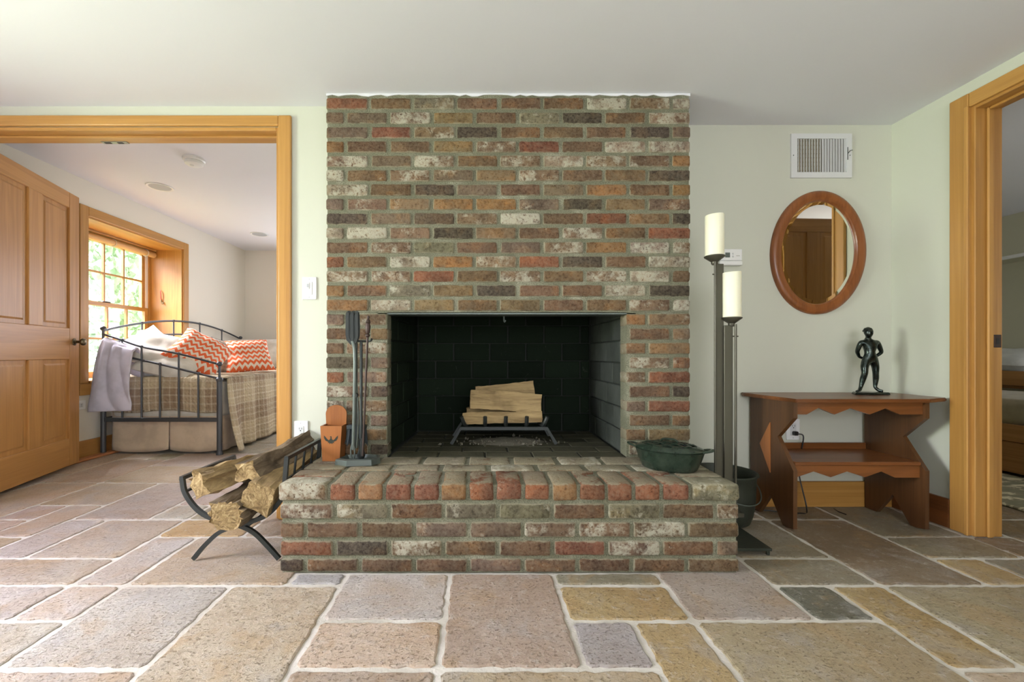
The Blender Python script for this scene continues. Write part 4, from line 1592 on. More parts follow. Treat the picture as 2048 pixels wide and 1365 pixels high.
# ------------------------------------------------------------------ fireplace tools
def fire_tools():
    g = empty('tool_stand', (-0.555, 1.975, HZ))
    tag(g, 'black iron fireplace tool stand with angular base on the hearth', 'tool stand')
    cx, cy = -0.553, 1.975
    outl = [(-0.100, -0.045), (-0.040, -0.070), (0.070, -0.055), (0.100, -0.010), (0.085, 0.040), (-0.010, 0.058), (-0.075, 0.035)]
    n = len(outl)
    mb = MB()
    vs = []
    for sc, z in ((1.0, 0.001), (0.97, 0.026), (0.82, 0.030), (0.74, 0.014)):
        vs += [(cx + x * sc, cy + y * sc, HZ + z) for x, y in outl]
    fs = [tuple(range(n))[::-1], tuple(range(3 * n, 4 * n))]
    for r_ in range(3):
        fs += [(r_ * n + i, r_ * n + (i + 1) % n, (r_ + 1) * n + (i + 1) % n, (r_ + 1) * n + i) for i in range(n)]
    mb.add(vs, fs)
    mb.build('base', mt['agediron'], g)
    MB().tube([(cx + 0.005, cy + 0.01, HZ + 0.01), (cx + 0.005, cy + 0.01, 0.92)], 0.007, 8).lathe([(0.012, 0.0), (0.020, 0.02), (0.012, 0.05), (0.014, 0.08), (0.009, 0.10)], (cx + 0.005, cy + 0.01, HZ + 0.012), 12).build('pole', mt['iron'], g, smooth=40)
    bar = spline([(cx - 0.055, cy - 0.012, 0.925), (cx - 0.045, cy - 0.004, 0.915), (cx, cy + 0.008, 0.915), (cx + 0.05, cy - 0.004, 0.915), (cx + 0.06, cy - 0.012, 0.925)], 5)
    MB().tube(bar, 0.005, 6).build('hook_bar', mt['iron'], g)
    # tongs, three claws folded upwards
    t = empty('log_tongs', (cx - 0.02, cy - 0.02, HZ + 0.01))
    tag(t, 'grey iron log tongs with three looped claws upwards in the tool stand', 'tongs')
    y = cy - 0.018
    x0 = cx - 0.022
    MB().tube(spline([(x0 - 0.002, y, 0.415), (x0 + 0.003, y - .004, 0.55), (x0 + 0.006, y - .006, 0.66), (x0 + 0.008, y - .006, 0.80), (x0 + 0.004, y, 0.88), (x0 - 0.006, y, 0.915)], 5), 0.0085, 8).build('arm', mt['agediron'], t, smooth=60)
    MB().tube(spline([(x0 + 0.010, y + .010, 0.42), (x0 + 0.018, y + .010, 0.55), (x0 + 0.013, y + .008, 0.66), (x0 + 0.006, y + .008, 0.80), (x0 + 0.002, y + .008, 0.90)], 5), 0.006, 8).build('arm', mt['agediron'], t, smooth=60)
    MB().lathe([(0.012, -0.012), (0.013, 0.0), (0.012, 0.012)], (x0 + 0.008, y, 0.665), 12, axis='y').build('pivot', mt['iron'], t, smooth=40)
    for dx in (-0.021, 0.0, 0.021):
        xx = x0 - 0.006 + dx
        p = spline([(x0 - 0.004 + dx * .2, y, 0.900), (xx, y - 0.004, 0.935), (xx, y - .006, 1.00), (xx, y - .004, 1.038), (xx + (0.006 if dx <= 0 else -0.004), y + 0.006, 1.047), (xx, y + 0.018, 1.035), (xx, y + 0.02, 0.94), (x0, y + 0.012, 0.905)], 5)
        MB().tube(p, 1, 4, flat=(0.0035, 0.010, (0, 1, 0))).build('claw', mt['iron'], t)
    loop = [(x0 - 0.003 + 0.009 * math.cos(a), y - 0.004, 0.405 + 0.034 * math.sin(a)) for a in [2 * PI * i / 20 for i in range(20)]]
    MB().tube(loop, 0.004, 6, closed=True).build('grip_loop', mt['agediron'], t, smooth=60)
    # poker
    p = empty('poker', (cx + 0.035, cy - 0.02, HZ + 0.02))
    tag(p, 'thin iron poker with turned brown handle in the tool stand', 'poker')
    top = Vector((cx + 0.047, cy - 0.022, 1.030))
    bot = Vector((cx + 0.020, cy - 0.018, 0.385))
    d = (bot - top)
    MB().tube([top + d * 0.15, bot], 0.0050, 8).build('rod', mt['rustiron'], p, smooth=60)
    prof = [(0.0, 0.004), (0.02, 0.007), (0.035, 0.004), (0.045, 0.008), (0.075, 0.012), (0.085, 0.008), (0.12, 0.013), (0.19, 0.010), (0.205, 0.006), (0.215, 0.011), (0.23, 0.011), (0.245, 0.005)]
    MB().tube([top + d * (a / 1.6) for a, _ in prof], [b for _, b in prof], 12).build('handle', mt['rustiron'], p, smooth=60)
    # brush
    b = empty('hearth_brush', (cx - 0.005, cy + 0.045, HZ + 0.03))
    tag(b, 'black bristled hearth brush hanging behind the tongs', 'brush')
    bx, by = cx - 0.026, cy + 0.045
    MB().bbox(bx - 0.045, bx + 0.045, by - 0.016, by + 0.016, 0.497, 0.518, 0.004).build('block', mt['bristle'], b)
    rg = random.Random(2)
    mb = MB()
    for i in range(90):
        x = bx - 0.042 + 0.084 * rg.random()
        yy = by + rg.uniform(-.013, .013)
        sp = (x - bx) * 0.25
        mb.tube([(x, yy, 0.499), (x + sp * .6, yy + rg.uniform(-.004, .004), 0.455), (x + sp + rg.uniform(-.004, .004), yy + rg.uniform(-.008, .008), 0.415 + rg.uniform(0, .02))], [0.0035, 0.0028, 0.001], 4)
    tag(mb.build('bristles', mt['bristle'], b), kind='stuff')
    MB().tube([(bx, by, 0.50), (bx, by, 0.91)], 0.0045, 6).build('handle', mt['iron'], b)


fire_tools()


# ------------------------------------------------------------------ cast iron steamer pot
def steamer():
    c = Vector((0.845, 1.885, HZ))
    rz = R(-30)
    g = empty('cast_iron_steamer', c)
    tag(g, 'dark green enamelled cast iron steamer pot with lattice lid on the hearth', 'pot')
    sx, sy = 1.0, 0.74
    prof = [(0.105, 0.0), (0.112, 0.004), (0.128, 0.040), (0.140, 0.078), (0.144, 0.084), (0.136, 0.086), (0.126, 0.075), (0.108, 0.02), (0.0, 0.014)]
    MB().lathe(prof, c, 40, sx, sy, rz).build('body', mt['enamel'], g, smooth=50)
    lid = [(0.139, 0.086), (0.142, 0.090), (0.136, 0.095), (0.110, 0.106), (0.108, 0.100), (0.134, 0.086)]
    n = 40
    mb = MB()
    vs = []
    cr, sr = math.cos(rz), math.sin(rz)
    for r_, h in lid:
        for k in range(n):
            a = 2 * PI * k / n
            x, y = r_ * math.cos(a), r_ * sy * math.sin(a)
            vs.append((c.x + x * cr - y * sr, c.y + x * sr + y * cr, c.z + h))
    m_ = len(lid)
    fs = [(i * n + k, i * n + (k + 1) % n, ((i + 1) % m_) * n + (k + 1) % n, ((i + 1) % m_) * n + k) for i in range(m_) for k in range(n)]
    mb.add(vs, fs)
    lo = mb.build('lid', mt['enamel'], g, smooth=50)

    def w2(x, y, z):
        return (c.x + x * cr - y * sr, c.y + x * sr + y * cr, c.z + z)
    # woven lattice on the lid
    for q in (-1, 1):
        for i in range(-3, 4):
            o = i * 0.040
            pts = []
            for k in range(15):
                s = -0.13 + 0.26 * k / 14
                x = (s + q * o * 1.0) * 0.80
                y = (q * s - o) * 0.55
                e = (x / 0.112) ** 2 + (y / (0.112 * sy)) ** 2
                if e < 1.0:
                    pts.append(w2(x, y, 0.104 + 0.011 * (1 - e) + 0.0025 * q * math.cos(k * 2.4)))
            if len(pts) > 2:
                MB().tube(pts, 1, 6, flat=(0.0028, 0.0060, (0, 0, 1))).build('lattice_bar', mt['enamel'], lo, smooth=60)
    for s in (-1, 1):
        pts = [w2(s * 0.132, -0.030, 0.088), w2(s * 0.158, -0.022, 0.094), w2(s * 0.170, 0.0, 0.097), w2(s * 0.158, 0.022, 0.094), w2(s * 0.132, 0.030, 0.088)]
        MB().tube(spline(pts, 5), 1, 8, flat=(0.005, 0.009, (0, 0, 1))).build('handle', mt['enamel'], g, smooth=60)
    MB().tube(spline([w2(-0.035, 0, 0.118), w2(-0.02, 0, 0.128), w2(0.02, 0, 0.128), w2(0.035, 0, 0.118)], 5), 1, 8, flat=(0.005, 0.010, (0, 0, 1))).build('lid_grip', mt['enamel'], lo, smooth=60)


steamer()


# ------------------------------------------------------------------ iron bucket behind the hearth
def bucket():
    c = Vector((1.262, 2.19, 0.001))
    g = empty('iron_bucket', c)
    tag(g, 'dark cast iron bucket with wire bail standing behind the hearth corner', 'bucket')
    prof = [(0.110, 0.0), (0.118, 0.006), (0.132, 0.05), (0.142, 0.12), (0.143, 0.19), (0.146, 0.235), (0.155, 0.247), (0.154, 0.254), (0.147, 0.253), (0.138, 0.235), (0.136, 0.12), (0.112, 0.012), (0.0, 0.010)]
    MB().lathe(prof, c, 36).build('body', mt['castiron'], g, smooth=50)
    for s in (0.35, -2.79):
        a = Vector((math.cos(s), math.sin(s), 0))
        MB().tube([c + a * 0.150 + Vector((0, 0, 0.205)), c + a * 0.166 + Vector((0, 0, 0.215)), c + a * 0.164 + Vector((0, 0, 0.235)), c + a * 0.150 + Vector((0, 0, 0.240))], 0.005, 6).build('ear', mt['castiron'], g)
    a1 = Vector((math.cos(0.35), math.sin(0.35), 0))
    p = []
    for i in range(21):
        th = PI * i / 20
        # bail hangs down over the front of the rim
        side = a1 * (0.165 * math.cos(th))
        fwd = Vector((0.34, -0.94, 0)) * (0.162 * math.sin(th))
        p.append(c + side + fwd + Vector((0, 0, 0.225 - 0.10 * math.sin(th))))
    MB().tube(p, 0.003, 6).build('bail', mt['agediron'], g, smooth=60)


bucket()


# ------------------------------------------------------------------ floor lamp with two candle shades
def floor_lamp():
    X, Y = 1.135, 1.945
    g = empty('floor_lamp', (X, Y, 0))
    tag(g, 'bronze floor lamp with two cream candle shades beside the chimney', 'lamp')
    MB().bbox(1.024, 1.245, 1.80, 2.06, 0.018, 0.030, 0.002).build('base', mt['castiron'], g)
    for x in (1.036, 1.233):
        for y in (1.812, 2.048):
            MB().lathe([(0.008, 0), (0.008, 0.018)], (x, y, 0.0), 10).build('foot', mt['castiron'], g)

    def arm(px, top_py, cup_py, y, bar_off, rod_off, s_top):
        x, z_cup = at(px, cup_py, y).x, at(px, cup_py, y).z
        z_top = at(px, top_py, y).z
        MB().bbox(x + bar_off - 0.020, x + bar_off + 0.020, y - 0.006, y + 0.006, 0.028, z_cup - 0.035, 0.002).build('flat_bar', mt['bronze'], g)
        MB().tube([(x + rod_off, y - 0.014, 0.028), (x + rod_off, y - 0.014, z_cup - 0.03)], 0.0055, 8).build('rod', mt['bronze'], g, smooth=60)
        MB().tube([(x + rod_off - 0.012, y - 0.014, z_cup - 0.085), (x + rod_off + 0.012, y - 0.014, z_cup - 0.085)], 0.003, 6).build('pin', mt['bronze'], g)
        MB().lathe([(0.010, -0.040), (0.014, -0.034), (0.014, -0.026), (0.022, -0.020), (0.043, -0.004), (0.044, 0.0), (0.038, 0.003), (0.0, 0.003)], (x, y, z_cup), 28).build('cup', mt['bronze'], g, smooth=50)
        sh = [(0.0385, 0.002), (0.0395, 0.006), (0.0395, z_top - z_cup - 0.004), (0.0375, z_top - z_cup), (0.035, z_top - z_cup - 0.002), (0.035, 0.02), (0.0, 0.018)]
        n = 32
        vs = []
        for r_, h in sh:
            for k in range(n):
                a = 2 * PI * k / n
                slope = 0.003 * math.cos(a - 0.6) if h > 0.05 else 0
                vs.append((x + r_ * math.cos(a), y + r_ * math.sin(a), z_cup + h + slope))
        fs = [(i * n + k, i * n + (k + 1) % n, (i + 1) * n + (k + 1) % n, (i + 1) * n + k) for i in range(len(sh) - 1) for k in range(n)]
        mb = MB()
        mb.add(vs, fs)
        mb.build('candle_shade', mt['candle'], g, smooth=50)
        return x
    arm(1429, 430, 513, 1.945, 0.020, -0.004, 0)
    arm(1463, 545, 636, 1.935, -0.016, 0.010, 0)
    MB().bbox(1.09, 1.20, 1.918, 1.962, 0.115, 0.135, 0.002).build('collar', mt['bronze'], g)


floor_lamp()


# ------------------------------------------------------------------ wooden table with zigzag aprons
def hutch_table():
    g = empty('side_table', (1.84, 2.21, 0))
    tag(g, 'reddish wood side table with zigzag aprons and cut out end boards', 'table')
    zt = 0.640
    top = [(1.512, 2.022), (2.150, 2.022), (2.298, 2.085), (2.300, 2.375), (1.470, 2.382), (1.462, 2.345)]
    bm = bmesh.new()
    lo = [bm.verts.new((x, y, zt - 0.018)) for x, y in top]
    hi = [bm.verts.new((x, y, zt)) for x, y in top]
    n = len(top)
    bm.faces.new(lo[::-1])
    bm.faces.new(hi)
    for i in range(n):
        bm.faces.new((lo[i], lo[(i + 1) % n], hi[(i + 1) % n], hi[i]))
    bmesh.ops.bevel(bm, geom=bm.edges[:], offset=0.004, segments=2, affect='EDGES')
    MB().addbm(bm).build('tabletop', mt['cherry_x'], g)
    zb = zt - 0.018
    # end boards, hourglass outline, v cut between the feet
    yf, yb = 2.045, 2.368
    out = [(yf, zb), (yf, 0.545), (yf + 0.108, 0.437), (yf, 0.290), (yf + 0.002, 0.010), (yf + 0.045, 0.002), (yf + 0.072, 0.002),
           (2.207, 0.125), (yb - 0.072, 0.002), (yb - 0.002, 0.002), (yb, 0.290), (yb, zb)]
    for x in (1.515, 2.150):
        MB().prism(out, 'x', x, x + 0.020).build('end_board', mt['darkcherry_z'], g)
    # patch of light on the left end board, shaped as a pale half diamond
    MB().prism([(2.205, 0.500), (2.205, 0.240), (2.285, 0.375)], 'x', 1.511, 1.5155).build('light_patch', mt['boxwood'], g)
    z1, z0 = zb - 0.001, zb - 0.060
    zz = lambda a, b, top_, lo_, hi_: None
    xs = [1.536, 1.588, 1.645, 1.722, 1.800, 1.893, 1.970, 2.040, 2.149]
    zs = [0.0, 0.0, 0.032, 0.0, 0.030, 0.0, 0.030, 0.0, 0.0]
    MB().prism([(1.536, z1), *[(x, z0 + z) for x, z in zip(xs, zs)], (2.149, z1)], 'y', 2.056, 2.074).build('apron', mt['cherry_x'], g)
    MB().prism([(1.536, z1), *[(x, z0 + z) for x, z in zip(xs, zs)], (2.149, z1)], 'y', 2.340, 2.356).build('apron', mt['cherry_x'], g)
    # shelf with a lip at the back and its own zigzag apron
    MB().bbox(1.536, 2.149, 2.062, 2.355, 0.312, 0.330, 0.003).build('shelf', mt['cherry_x'], g)
    MB().bbox(1.536, 2.149, 2.355, 2.368, 0.300, 0.362, 0.003).build('shelf_lip', mt['cherry_x'], g)
    a1, a0 = 0.311, 0.252
    xs2 = [1.536, 1.556, 1.632, 1.715, 1.795, 1.882, 1.962, 2.030, 2.149]
    zs2 = [0.0, 0.004, 0.030, 0.002, 0.030, 0.002, 0.030, 0.0, 0.0]
    MB().prism([(1.536, a1), *[(x, a0 + z) for x, z in zip(xs2, zs2)], (2.149, a1)], 'y', 2.070, 2.088).build('shelf_apron', mt['cherry_x'], g)


hutch_table()


# ------------------------------------------------------------------ bronze figure on the table
def statue():
    bx, by, bz = 2.085, 2.262, 0.641
    H = 0.325
    g = empty('bronze_statue', (bx, by, bz))
    tag(g, 'small dark bronze statue of a standing nude figure on the side table', 'statue')
    base = [(-0.100, -0.030), (-0.02, -0.044), (0.080, -0.034), (0.074, 0.016), (0.0, 0.036), (-0.075, 0.020)]
    n = len(base)
    mb = MB()
    vs = []
    for sc, z in ((1.0, 0.0), (1.0, 0.006), (0.92, 0.012)):
        vs += [(bx - 0.006 + x * sc, by + y * sc, bz + z) for x, y in base]
    fs = [tuple(range(n))[::-1], tuple(range(2 * n, 3 * n))]
    for r_ in range(2):
        fs += [(r_ * n + i, r_ * n + (i + 1) % n, (r_ + 1) * n + (i + 1) % n, (r_ + 1) * n + i) for i in range(n)]
    mb.add(vs, fs)
    mb.build('plinth', mt['statue'], g)
    # joints in metres; x to the right of the picture, z up from the table, y away from the viewer
    J = {
        'pelvis': (-0.002, 0.000, 0.190, 0.030, 0.022), 'waist': (-0.003, 0.001, 0.220, 0.0255, 0.019), 'chest': (-0.004, 0.002, 0.262, 0.034, 0.024),
        'neckb': (-0.008, 0.002, 0.292, 0.014, 0.013), 'neck': (-0.010, -0.002, 0.304, 0.0105, 0.0105), 'jaw': (-0.013, -0.009, 0.314, 0.0155, 0.0165), 'skull': (-0.011, -0.004, 0.332, 0.0215, 0.0225), 'crown': (-0.010, 0.0, 0.344, 0.014, 0.015),
        'shl': (-0.040, 0.003, 0.278, 0.0135, 0.0135), 'ell': (-0.043, 0.022, 0.226, 0.0098, 0.0098), 'wrl': (-0.024, 0.034, 0.198, 0.0072, 0.0072), 'hal': (-0.006, 0.034, 0.190, 0.0075, 0.0060),
        'shr': (0.034, 0.003, 0.278, 0.0135, 0.0135), 'elr': (0.060, 0.010, 0.222, 0.0098, 0.0098), 'wrr': (0.040, 0.026, 0.197, 0.0072, 0.0072), 'har': (0.020, 0.034, 0.188, 0.0075, 0.0060),
        'hil': (-0.022, -0.001, 0.178, 0.0190, 0.019), 'thl': (-0.031, -0.006, 0.148, 0.0172, 0.0175), 'knl': (-0.033, -0.012, 0.110, 0.0132, 0.0140), 'cal': (-0.034, -0.002, 0.084, 0.0135, 0.0145), 'anl': (-0.043, 0.000, 0.036, 0.0080, 0.0085), 'ftl': (-0.056, -0.010, 0.020, 0.0090, 0.0070), 'tol': (-0.078, -0.020, 0.0165, 0.0080, 0.0048),
        'hir': (0.018, 0.000, 0.178, 0.0190, 0.019), 'thr': (0.025, 0.002, 0.148, 0.0165, 0.0170), 'knr': (0.025, 0.000, 0.112, 0.0128, 0.0136), 'car': (0.032, 0.008, 0.084, 0.0125, 0.0140), 'anr': (0.028, 0.008, 0.036, 0.0078, 0.0084), 'ftr': (0.032, -0.008, 0.020, 0.0088, 0.0068), 'tor': (0.038, -0.026, 0.0165, 0.0080, 0.0048)}
    for k_ in J:
        J[k_] = (J[k_][0] * 1.18, *J[k_][1:3], J[k_][3] * 1.06, J[k_][4] * 1.06)
    E = [('pelvis', 'waist'), ('waist', 'chest'), ('chest', 'neckb'), ('neckb', 'neck'), ('neck', 'jaw'), ('jaw', 'skull'), ('skull', 'crown'),
         ('chest', 'shl'), ('shl', 'ell'), ('ell', 'wrl'), ('wrl', 'hal'), ('chest', 'shr'), ('shr', 'elr'), ('elr', 'wrr'), ('wrr', 'har'),
         ('pelvis', 'hil'), ('hil', 'thl'), ('thl', 'knl'), ('knl', 'cal'), ('cal', 'anl'), ('anl', 'ftl'), ('ftl', 'tol'),
         ('pelvis', 'hir'), ('hir', 'thr'), ('thr', 'knr'), ('knr', 'car'), ('car', 'anr'), ('anr', 'ftr'), ('ftr', 'tor')]
    names = list(J)
    me = bpy.data.meshes.new('body')
    me.from_pydata([J[k][:3] for k in names], [(names.index(a), names.index(b)) for a, b in E], [])
    me.materials.append(mt['statue'])
    o = bpy.data.objects.new('body', me)
    COL.objects.link(o)
    o.parent = g
    o.location = (0, 0, 0)
    md = o.modifiers.new('skin', 'SKIN')
    md.use_smooth_shade = True
    if not me.skin_vertices:
        print('NO SKIN LAYER')
    for i, k in enumerate(names):
        sv = me.skin_vertices[0].data[i]
        sv.radius = (J[k][3], J[k][4])
        sv.use_root = (k == 'pelvis')
    sb = o.modifiers.new('sub', 'SUBSURF')
    sb.levels = 2
    sb.render_levels = 2
    # hair cap and face
    hb = MB()
    c = Vector((bx - 0.0105, by - 0.001, bz + 0.333))

    def hair(u, v):
        a = 2 * PI * u
        p = PI * 0.50 * v
        r_ = 0.0235 + 0.0022 * nz(u * 9, v * 7, 2)
        return (c.x + r_ * 0.92 * math.sin(p) * math.cos(a), c.y + 0.004 + r_ * math.sin(p) * math.sin(a), c.z + r_ * math.cos(p))
    hb.grid(20, 10, hair)
    hb.build('hair', mt['statue'], g, smooth=80)
    f = MB()
    fx, fy, fz = bx - 0.0145, by - 0.0245, bz + 0.320
    f.tube([(fx, fy - 0.001, fz + 0.008), (fx - 0.0008, fy - 0.0062, fz - 0.001), (fx, fy - 0.0022, fz - 0.0025)], [0.0016, 0.0026, 0.0018], 6)
    f.tube([(fx - 0.0055, fy - 0.001, fz + 0.0085), (fx, fy - 0.003, fz + 0.0098), (fx + 0.0055, fy - 0.001, fz + 0.0085)], [0.0012, 0.0018, 0.0012], 6)
    f.tube([(fx - 0.0042, fy - 0.001, fz - 0.0075), (fx, fy - 0.003, fz - 0.007), (fx + 0.0042, fy - 0.001, fz - 0.0075)], [0.0008, 0.0016, 0.0008], 6)
    f.tube([(fx + 0.0165, fy + 0.016, fz + 0.006), (fx + 0.018, fy + 0.0165, fz), (fx + 0.016, fy + 0.016, fz - 0.004)], [0.001, 0.003, 0.001], 6)
    f.build('face_features', mt['statue'], g, smooth=60)


statue()


# ------------------------------------------------------------------ on the walls
def oval_mirror():
    c = at(1633.5, 506.5, YR)
    g = empty('oval_mirror', (c.x, YR, c.z))
    tag(g, 'oval mirror in brown wooden frame on the wall above the table', 'mirror')
    a, b = 0.265, 0.346
    th = R(-4)
    n = 72

    def ell(da, y):
        out = []
        for k in range(n):
            t = 2 * PI * k / n
            x, z = (a - da) * math.cos(t), (b - da) * math.sin(t)
            out.append((c.x + x * math.cos(th) - z * math.sin(th), y, c.z + x * math.sin(th) + z * math.cos(th)))
        return out
    rings = [(0.0, YR - 0.001), (0.0, YR - 0.014), (0.006, YR - 0.022), (0.018, YR - 0.027), (0.034, YR - 0.026), (0.046, YR - 0.020), (0.052, YR - 0.020), (0.058, YR - 0.012), (0.060, YR - 0.001)]
    vs = []
    for d, y in rings:
        vs += ell(d, y)
    m_ = len(rings)
    fs = [(i * n + k, i * n + (k + 1) % n, ((i + 1) % m_) * n + (k + 1) % n, ((i + 1) % m_) * n + k) for i in range(m_) for k in range(n)]
    mb = MB()
    mb.add(vs, fs)
    mb.build('frame', mt['frame'], g, smooth=40)
    # bevelled glass
    vs = ell(0.059, YR - 0.0085) + ell(0.078, YR - 0.0100) + ell(0.0595, YR - 0.003)
    fs = [(k, (k + 1) % n, n + (k + 1) % n, n + k) for k in range(n)] + [tuple(range(n, 2 * n))] + [tuple(range(2 * n, 3 * n))] + [(k, 2 * n + k, 2 * n + (k + 1) % n, (k + 1) % n) for k in range(n)]
    mb = MB()
    mb.add(vs, fs)
    mb.build('mirror_glass', mt['mirror'], g)


oval_mirror()


def vent():
    p0, p1 = at(1580, 357, YR), at(1701, 269, YR)
    g = empty('air_vent', (p0.x, YR, p0.z))
    tag(g, 'white metal air vent grille high on the wall above the mirror', 'vent')
    x0, x1, z0, z1 = p0.x, p1.x, p0.z, p1.z
    y = YR
    a0, a1 = x0 + 0.034, x1 - 0.030
    b0, b1 = z0 + 0.031, z1 - 0.028
    fr = MB()
    fr.box(x0, a0, y - 0.010, y, z0, z1).box(a1, x1, y - 0.010, y, z0, z1).box(a0, a1, y - 0.010, y, z0, b0).box(a0, a1, y - 0.010, y, b1, z1)
    fr.build('frame', mt['steelwhite'], g)
    MB().box(a0, a1, y - 0.0025, y, b0, b1).build('backing', mt['duct'], g)
    n = 18
    for i in range(n):
        x = a0 + (a1 - a0) * (i + 0.5) / n
        mb = MB()
        if i < 9:
            mb.box(x - 0.0012, x + 0.0012, y - 0.0095, y - 0.003, b0, b1)
        else:
            mb.prism([(x - 0.0085, y - 0.0095), (x - 0.0070, y - 0.0095), (x + 0.0085, y - 0.0045), (x + 0.0070, y - 0.0045)], 'z', b0, b1)
        mb.build('slat', mt['steelwhite'], g)
    for j in range(8):
        z = b0 + (b1 - b0) * (j + 0.5) / 8
        MB().box(a0, a0 + (a1 - a0) * 0.5, y - 0.0055, y - 0.003, z - 0.0015, z + 0.0015).build('damper_blade', mt['duct'], g)
    MB().box(a1 + 0.004, a1 + 0.006, y - 0.0125, y - 0.0098, z0 + 0.10, z0 + 0.17).build('lever_slot', mt['dark'], g)
    MB().tube([(a1 + 0.005, y - 0.012, z0 + 0.135), (a1 + 0.012, y - 0.02, z0 + 0.147), (a1 + 0.024, y - 0.02, z0 + 0.150)], 0.0022, 6).build('lever', mt['agediron'], g)
    for x, z in ((x0 + 0.012, z0 + 0.125), (x1 - 0.012, z0 + 0.125)):
        MB().lathe([(0.003, 0), (0.003, -0.0115)], (x, y, z), 8, axis='y').build('screw', mt['agediron'], g)


vent()


def thermostat():
    p0, p1 = at(1441, 533, YR), at(1480, 500, YR)
    g = empty('thermostat', (p0.x, YR, p0.z))
    tag(g, 'small white thermostat on the wall behind the floor lamp', 'thermostat')
    x0, x1, z0, z1 = p0.x - 0.02, p1.x, p0.z, p1.z
    MB().bbox(x0, x1, YR - 0.022, YR, z0 + 0.028, z1, 0.005, 2).build('body', mt['white'], g)
    MB().bbox(x0, x1, YR - 0.028, YR - 0.002, z0, z0 + 0.027, 0.008, 3).build('cover', mt['white'], g)
    MB().box(x0 + 0.034, x0 + 0.060, YR - 0.0232, YR - 0.021, z0 + 0.045, z0 + 0.072).build('display', mt['agediron'], g)
    for z in (z0 + 0.050, z0 + 0.066):
        MB().bbox(x0 + 0.072, x0 + 0.082, YR - 0.025, YR - 0.021, z - 0.005, z + 0.005, 0.002).build('button', mt['steelwhite'], g)
    MB().box(x0 + 0.095, x0 + 0.115, YR - 0.0226, YR - 0.0215, z0 + 0.053, z0 + 0.055).build('label_line', mt['duct'], g)


thermostat()


def wall_plate(name, x0, x1, y, z0, z1, label, cat, kind, axis='y'):
    """switch or socket on a wall that faces -y"""
    g = empty(name, ((x0 + x1) / 2, y, z0))
    tag(g, label, cat)
    MB().bbox(x0, x1, y - 0.008, y, z0, z1, 0.0035, 2).build('plate', mt['white'], g)
    xc, zc = (x0 + x1) / 2, (z0 + z1) / 2
    h = z1 - z0
    MB().bbox(xc - 0.0165, xc + 0.0165, y - 0.0105, y - 0.006, zc - 0.0335, zc + 0.0335, 0.0015).build('insert', mt['steelwhite'], g)
    if kind == 'socket':
        for s in (-1, 1):
            zz = zc + s * 0.0185
            so = MB().box(xc - 0.0075, xc - 0.0055, y - 0.0112, y - 0.0100, zz - 0.002, zz + 0.007)
            so.box(xc + 0.0055, xc + 0.0075, y - 0.0112, y - 0.0100, zz - 0.002, zz + 0.006)
            so.box(xc - 0.0025, xc + 0.0025, y - 0.0112, y - 0.0100, zz - 0.011, zz - 0.006)
            so.build('socket_slots', mt['dark'], g)
    else:
        MB().bbox(xc - 0.011, xc + 0.002, y - 0.014, y - 0.009, zc - 0.004, zc + 0.028, 0.001).build('paddle', mt['white'], g)
        MB().box(xc - 0.010, xc - 0.001, y - 0.0150, y - 0.0136, zc + 0.004, zc + 0.022).build('slide', mt['lightlens'], g)
    for s in (-1, 1):
        MB().lathe([(0.0026, 0), (0.0026, -0.0092)], (xc, y, zc + s * (h / 2 - 0.012)), 8, axis='y').build('screw', mt['lightlens'], g)
    return g


wall_plate('light_switch', -0.914, -0.839, YL, 1.137, 1.254, 'white dimmer light switch on the wall strip left of the chimney', 'switch', 'switch')
wall_plate('wall_socket', -0.958, -0.883, YL, 0.388, 0.508, 'white double wall socket low beside the bedroom opening casing', 'socket', 'socket')
q0, q1 = at(1571, 880, YR), at(1599, 838, YR)
ws = wall_plate('wall_socket', q0.x, q0.x + 0.075, YR, q0.z, q0.z + 0.118, 'white wall socket with black plug under the side table', 'socket', 'socket')
pl = empty('power_cord', (q0.x + 0.04, YR - 0.02, q0.z))
tag(pl, 'black power cord plugged in under the table and trailing to the floor', 'cord')
zc = q0.z + 0.040
MB().bbox(q0.x + 0.028, q0.x + 0.050, YR - 0.036, YR - 0.011, zc - 0.011, zc + 0.011, 0.004).build('plug', mt['black'], pl)
MB().tube(spline([(q0.x + 0.044, YR - 0.034, zc), (q0.x + 0.066, YR - 0.045, zc - 0.012), (q0.x + 0.062, YR - 0.038, zc - 0.09), (q0.x + 0.052, YR - 0.032, zc - 0.22), (q0.x + 0.052, 2.30, 0.012), (1.72, 2.27, 0.004), (1.60, 2.30, 0.004), (1.50, 2.33, 0.004), (1.44, 2.34, 0.004), (1.36, 2.35, 0.004)], 8), 0.0035, 6).build('cable', mt['black'], pl, smooth=60)
tw = MB().tube(spline([at(1668, 1024, 2.33) * 1.0, at(1677, 1030, 2.28), at(1693, 1036, 2.25)], 4), 0.0028, 6)
tw.v = [(x, y, z - min(v[2] for v in tw.v) + 0.001) for x, y, z in tw.v]
two = tw.build('twig', mt['black'])
tag(two, 'small black twig lying on the floor under the table', 'twig')

# bedroom wall socket on the window wall
g = empty('wall_socket', (XL, 3.42, 0.40))
tag(g, 'white wall socket half hidden behind the blanket on the bedroom wall', 'socket')
MB().bbox(XL, XL + 0.007, 3.385, 3.50, 0.40, 0.475, 0.003, 2).build('plate', mt['white'], g)
MB().bbox(XL + 0.004, XL + 0.0095, 3.41, 3.475, 0.42, 0.455, 0.001).build('insert', mt['steelwhite'], g)
for yy in (3.428, 3.458):
    MB().box(XL + 0.009, XL + 0.0105, yy - 0.006, yy + 0.006, 0.430, 0.433).box(XL + 0.009, XL + 0.0105, yy - 0.006, yy + 0.006, 0.442, 0.445).build('socket_slots', mt['dark'], g)

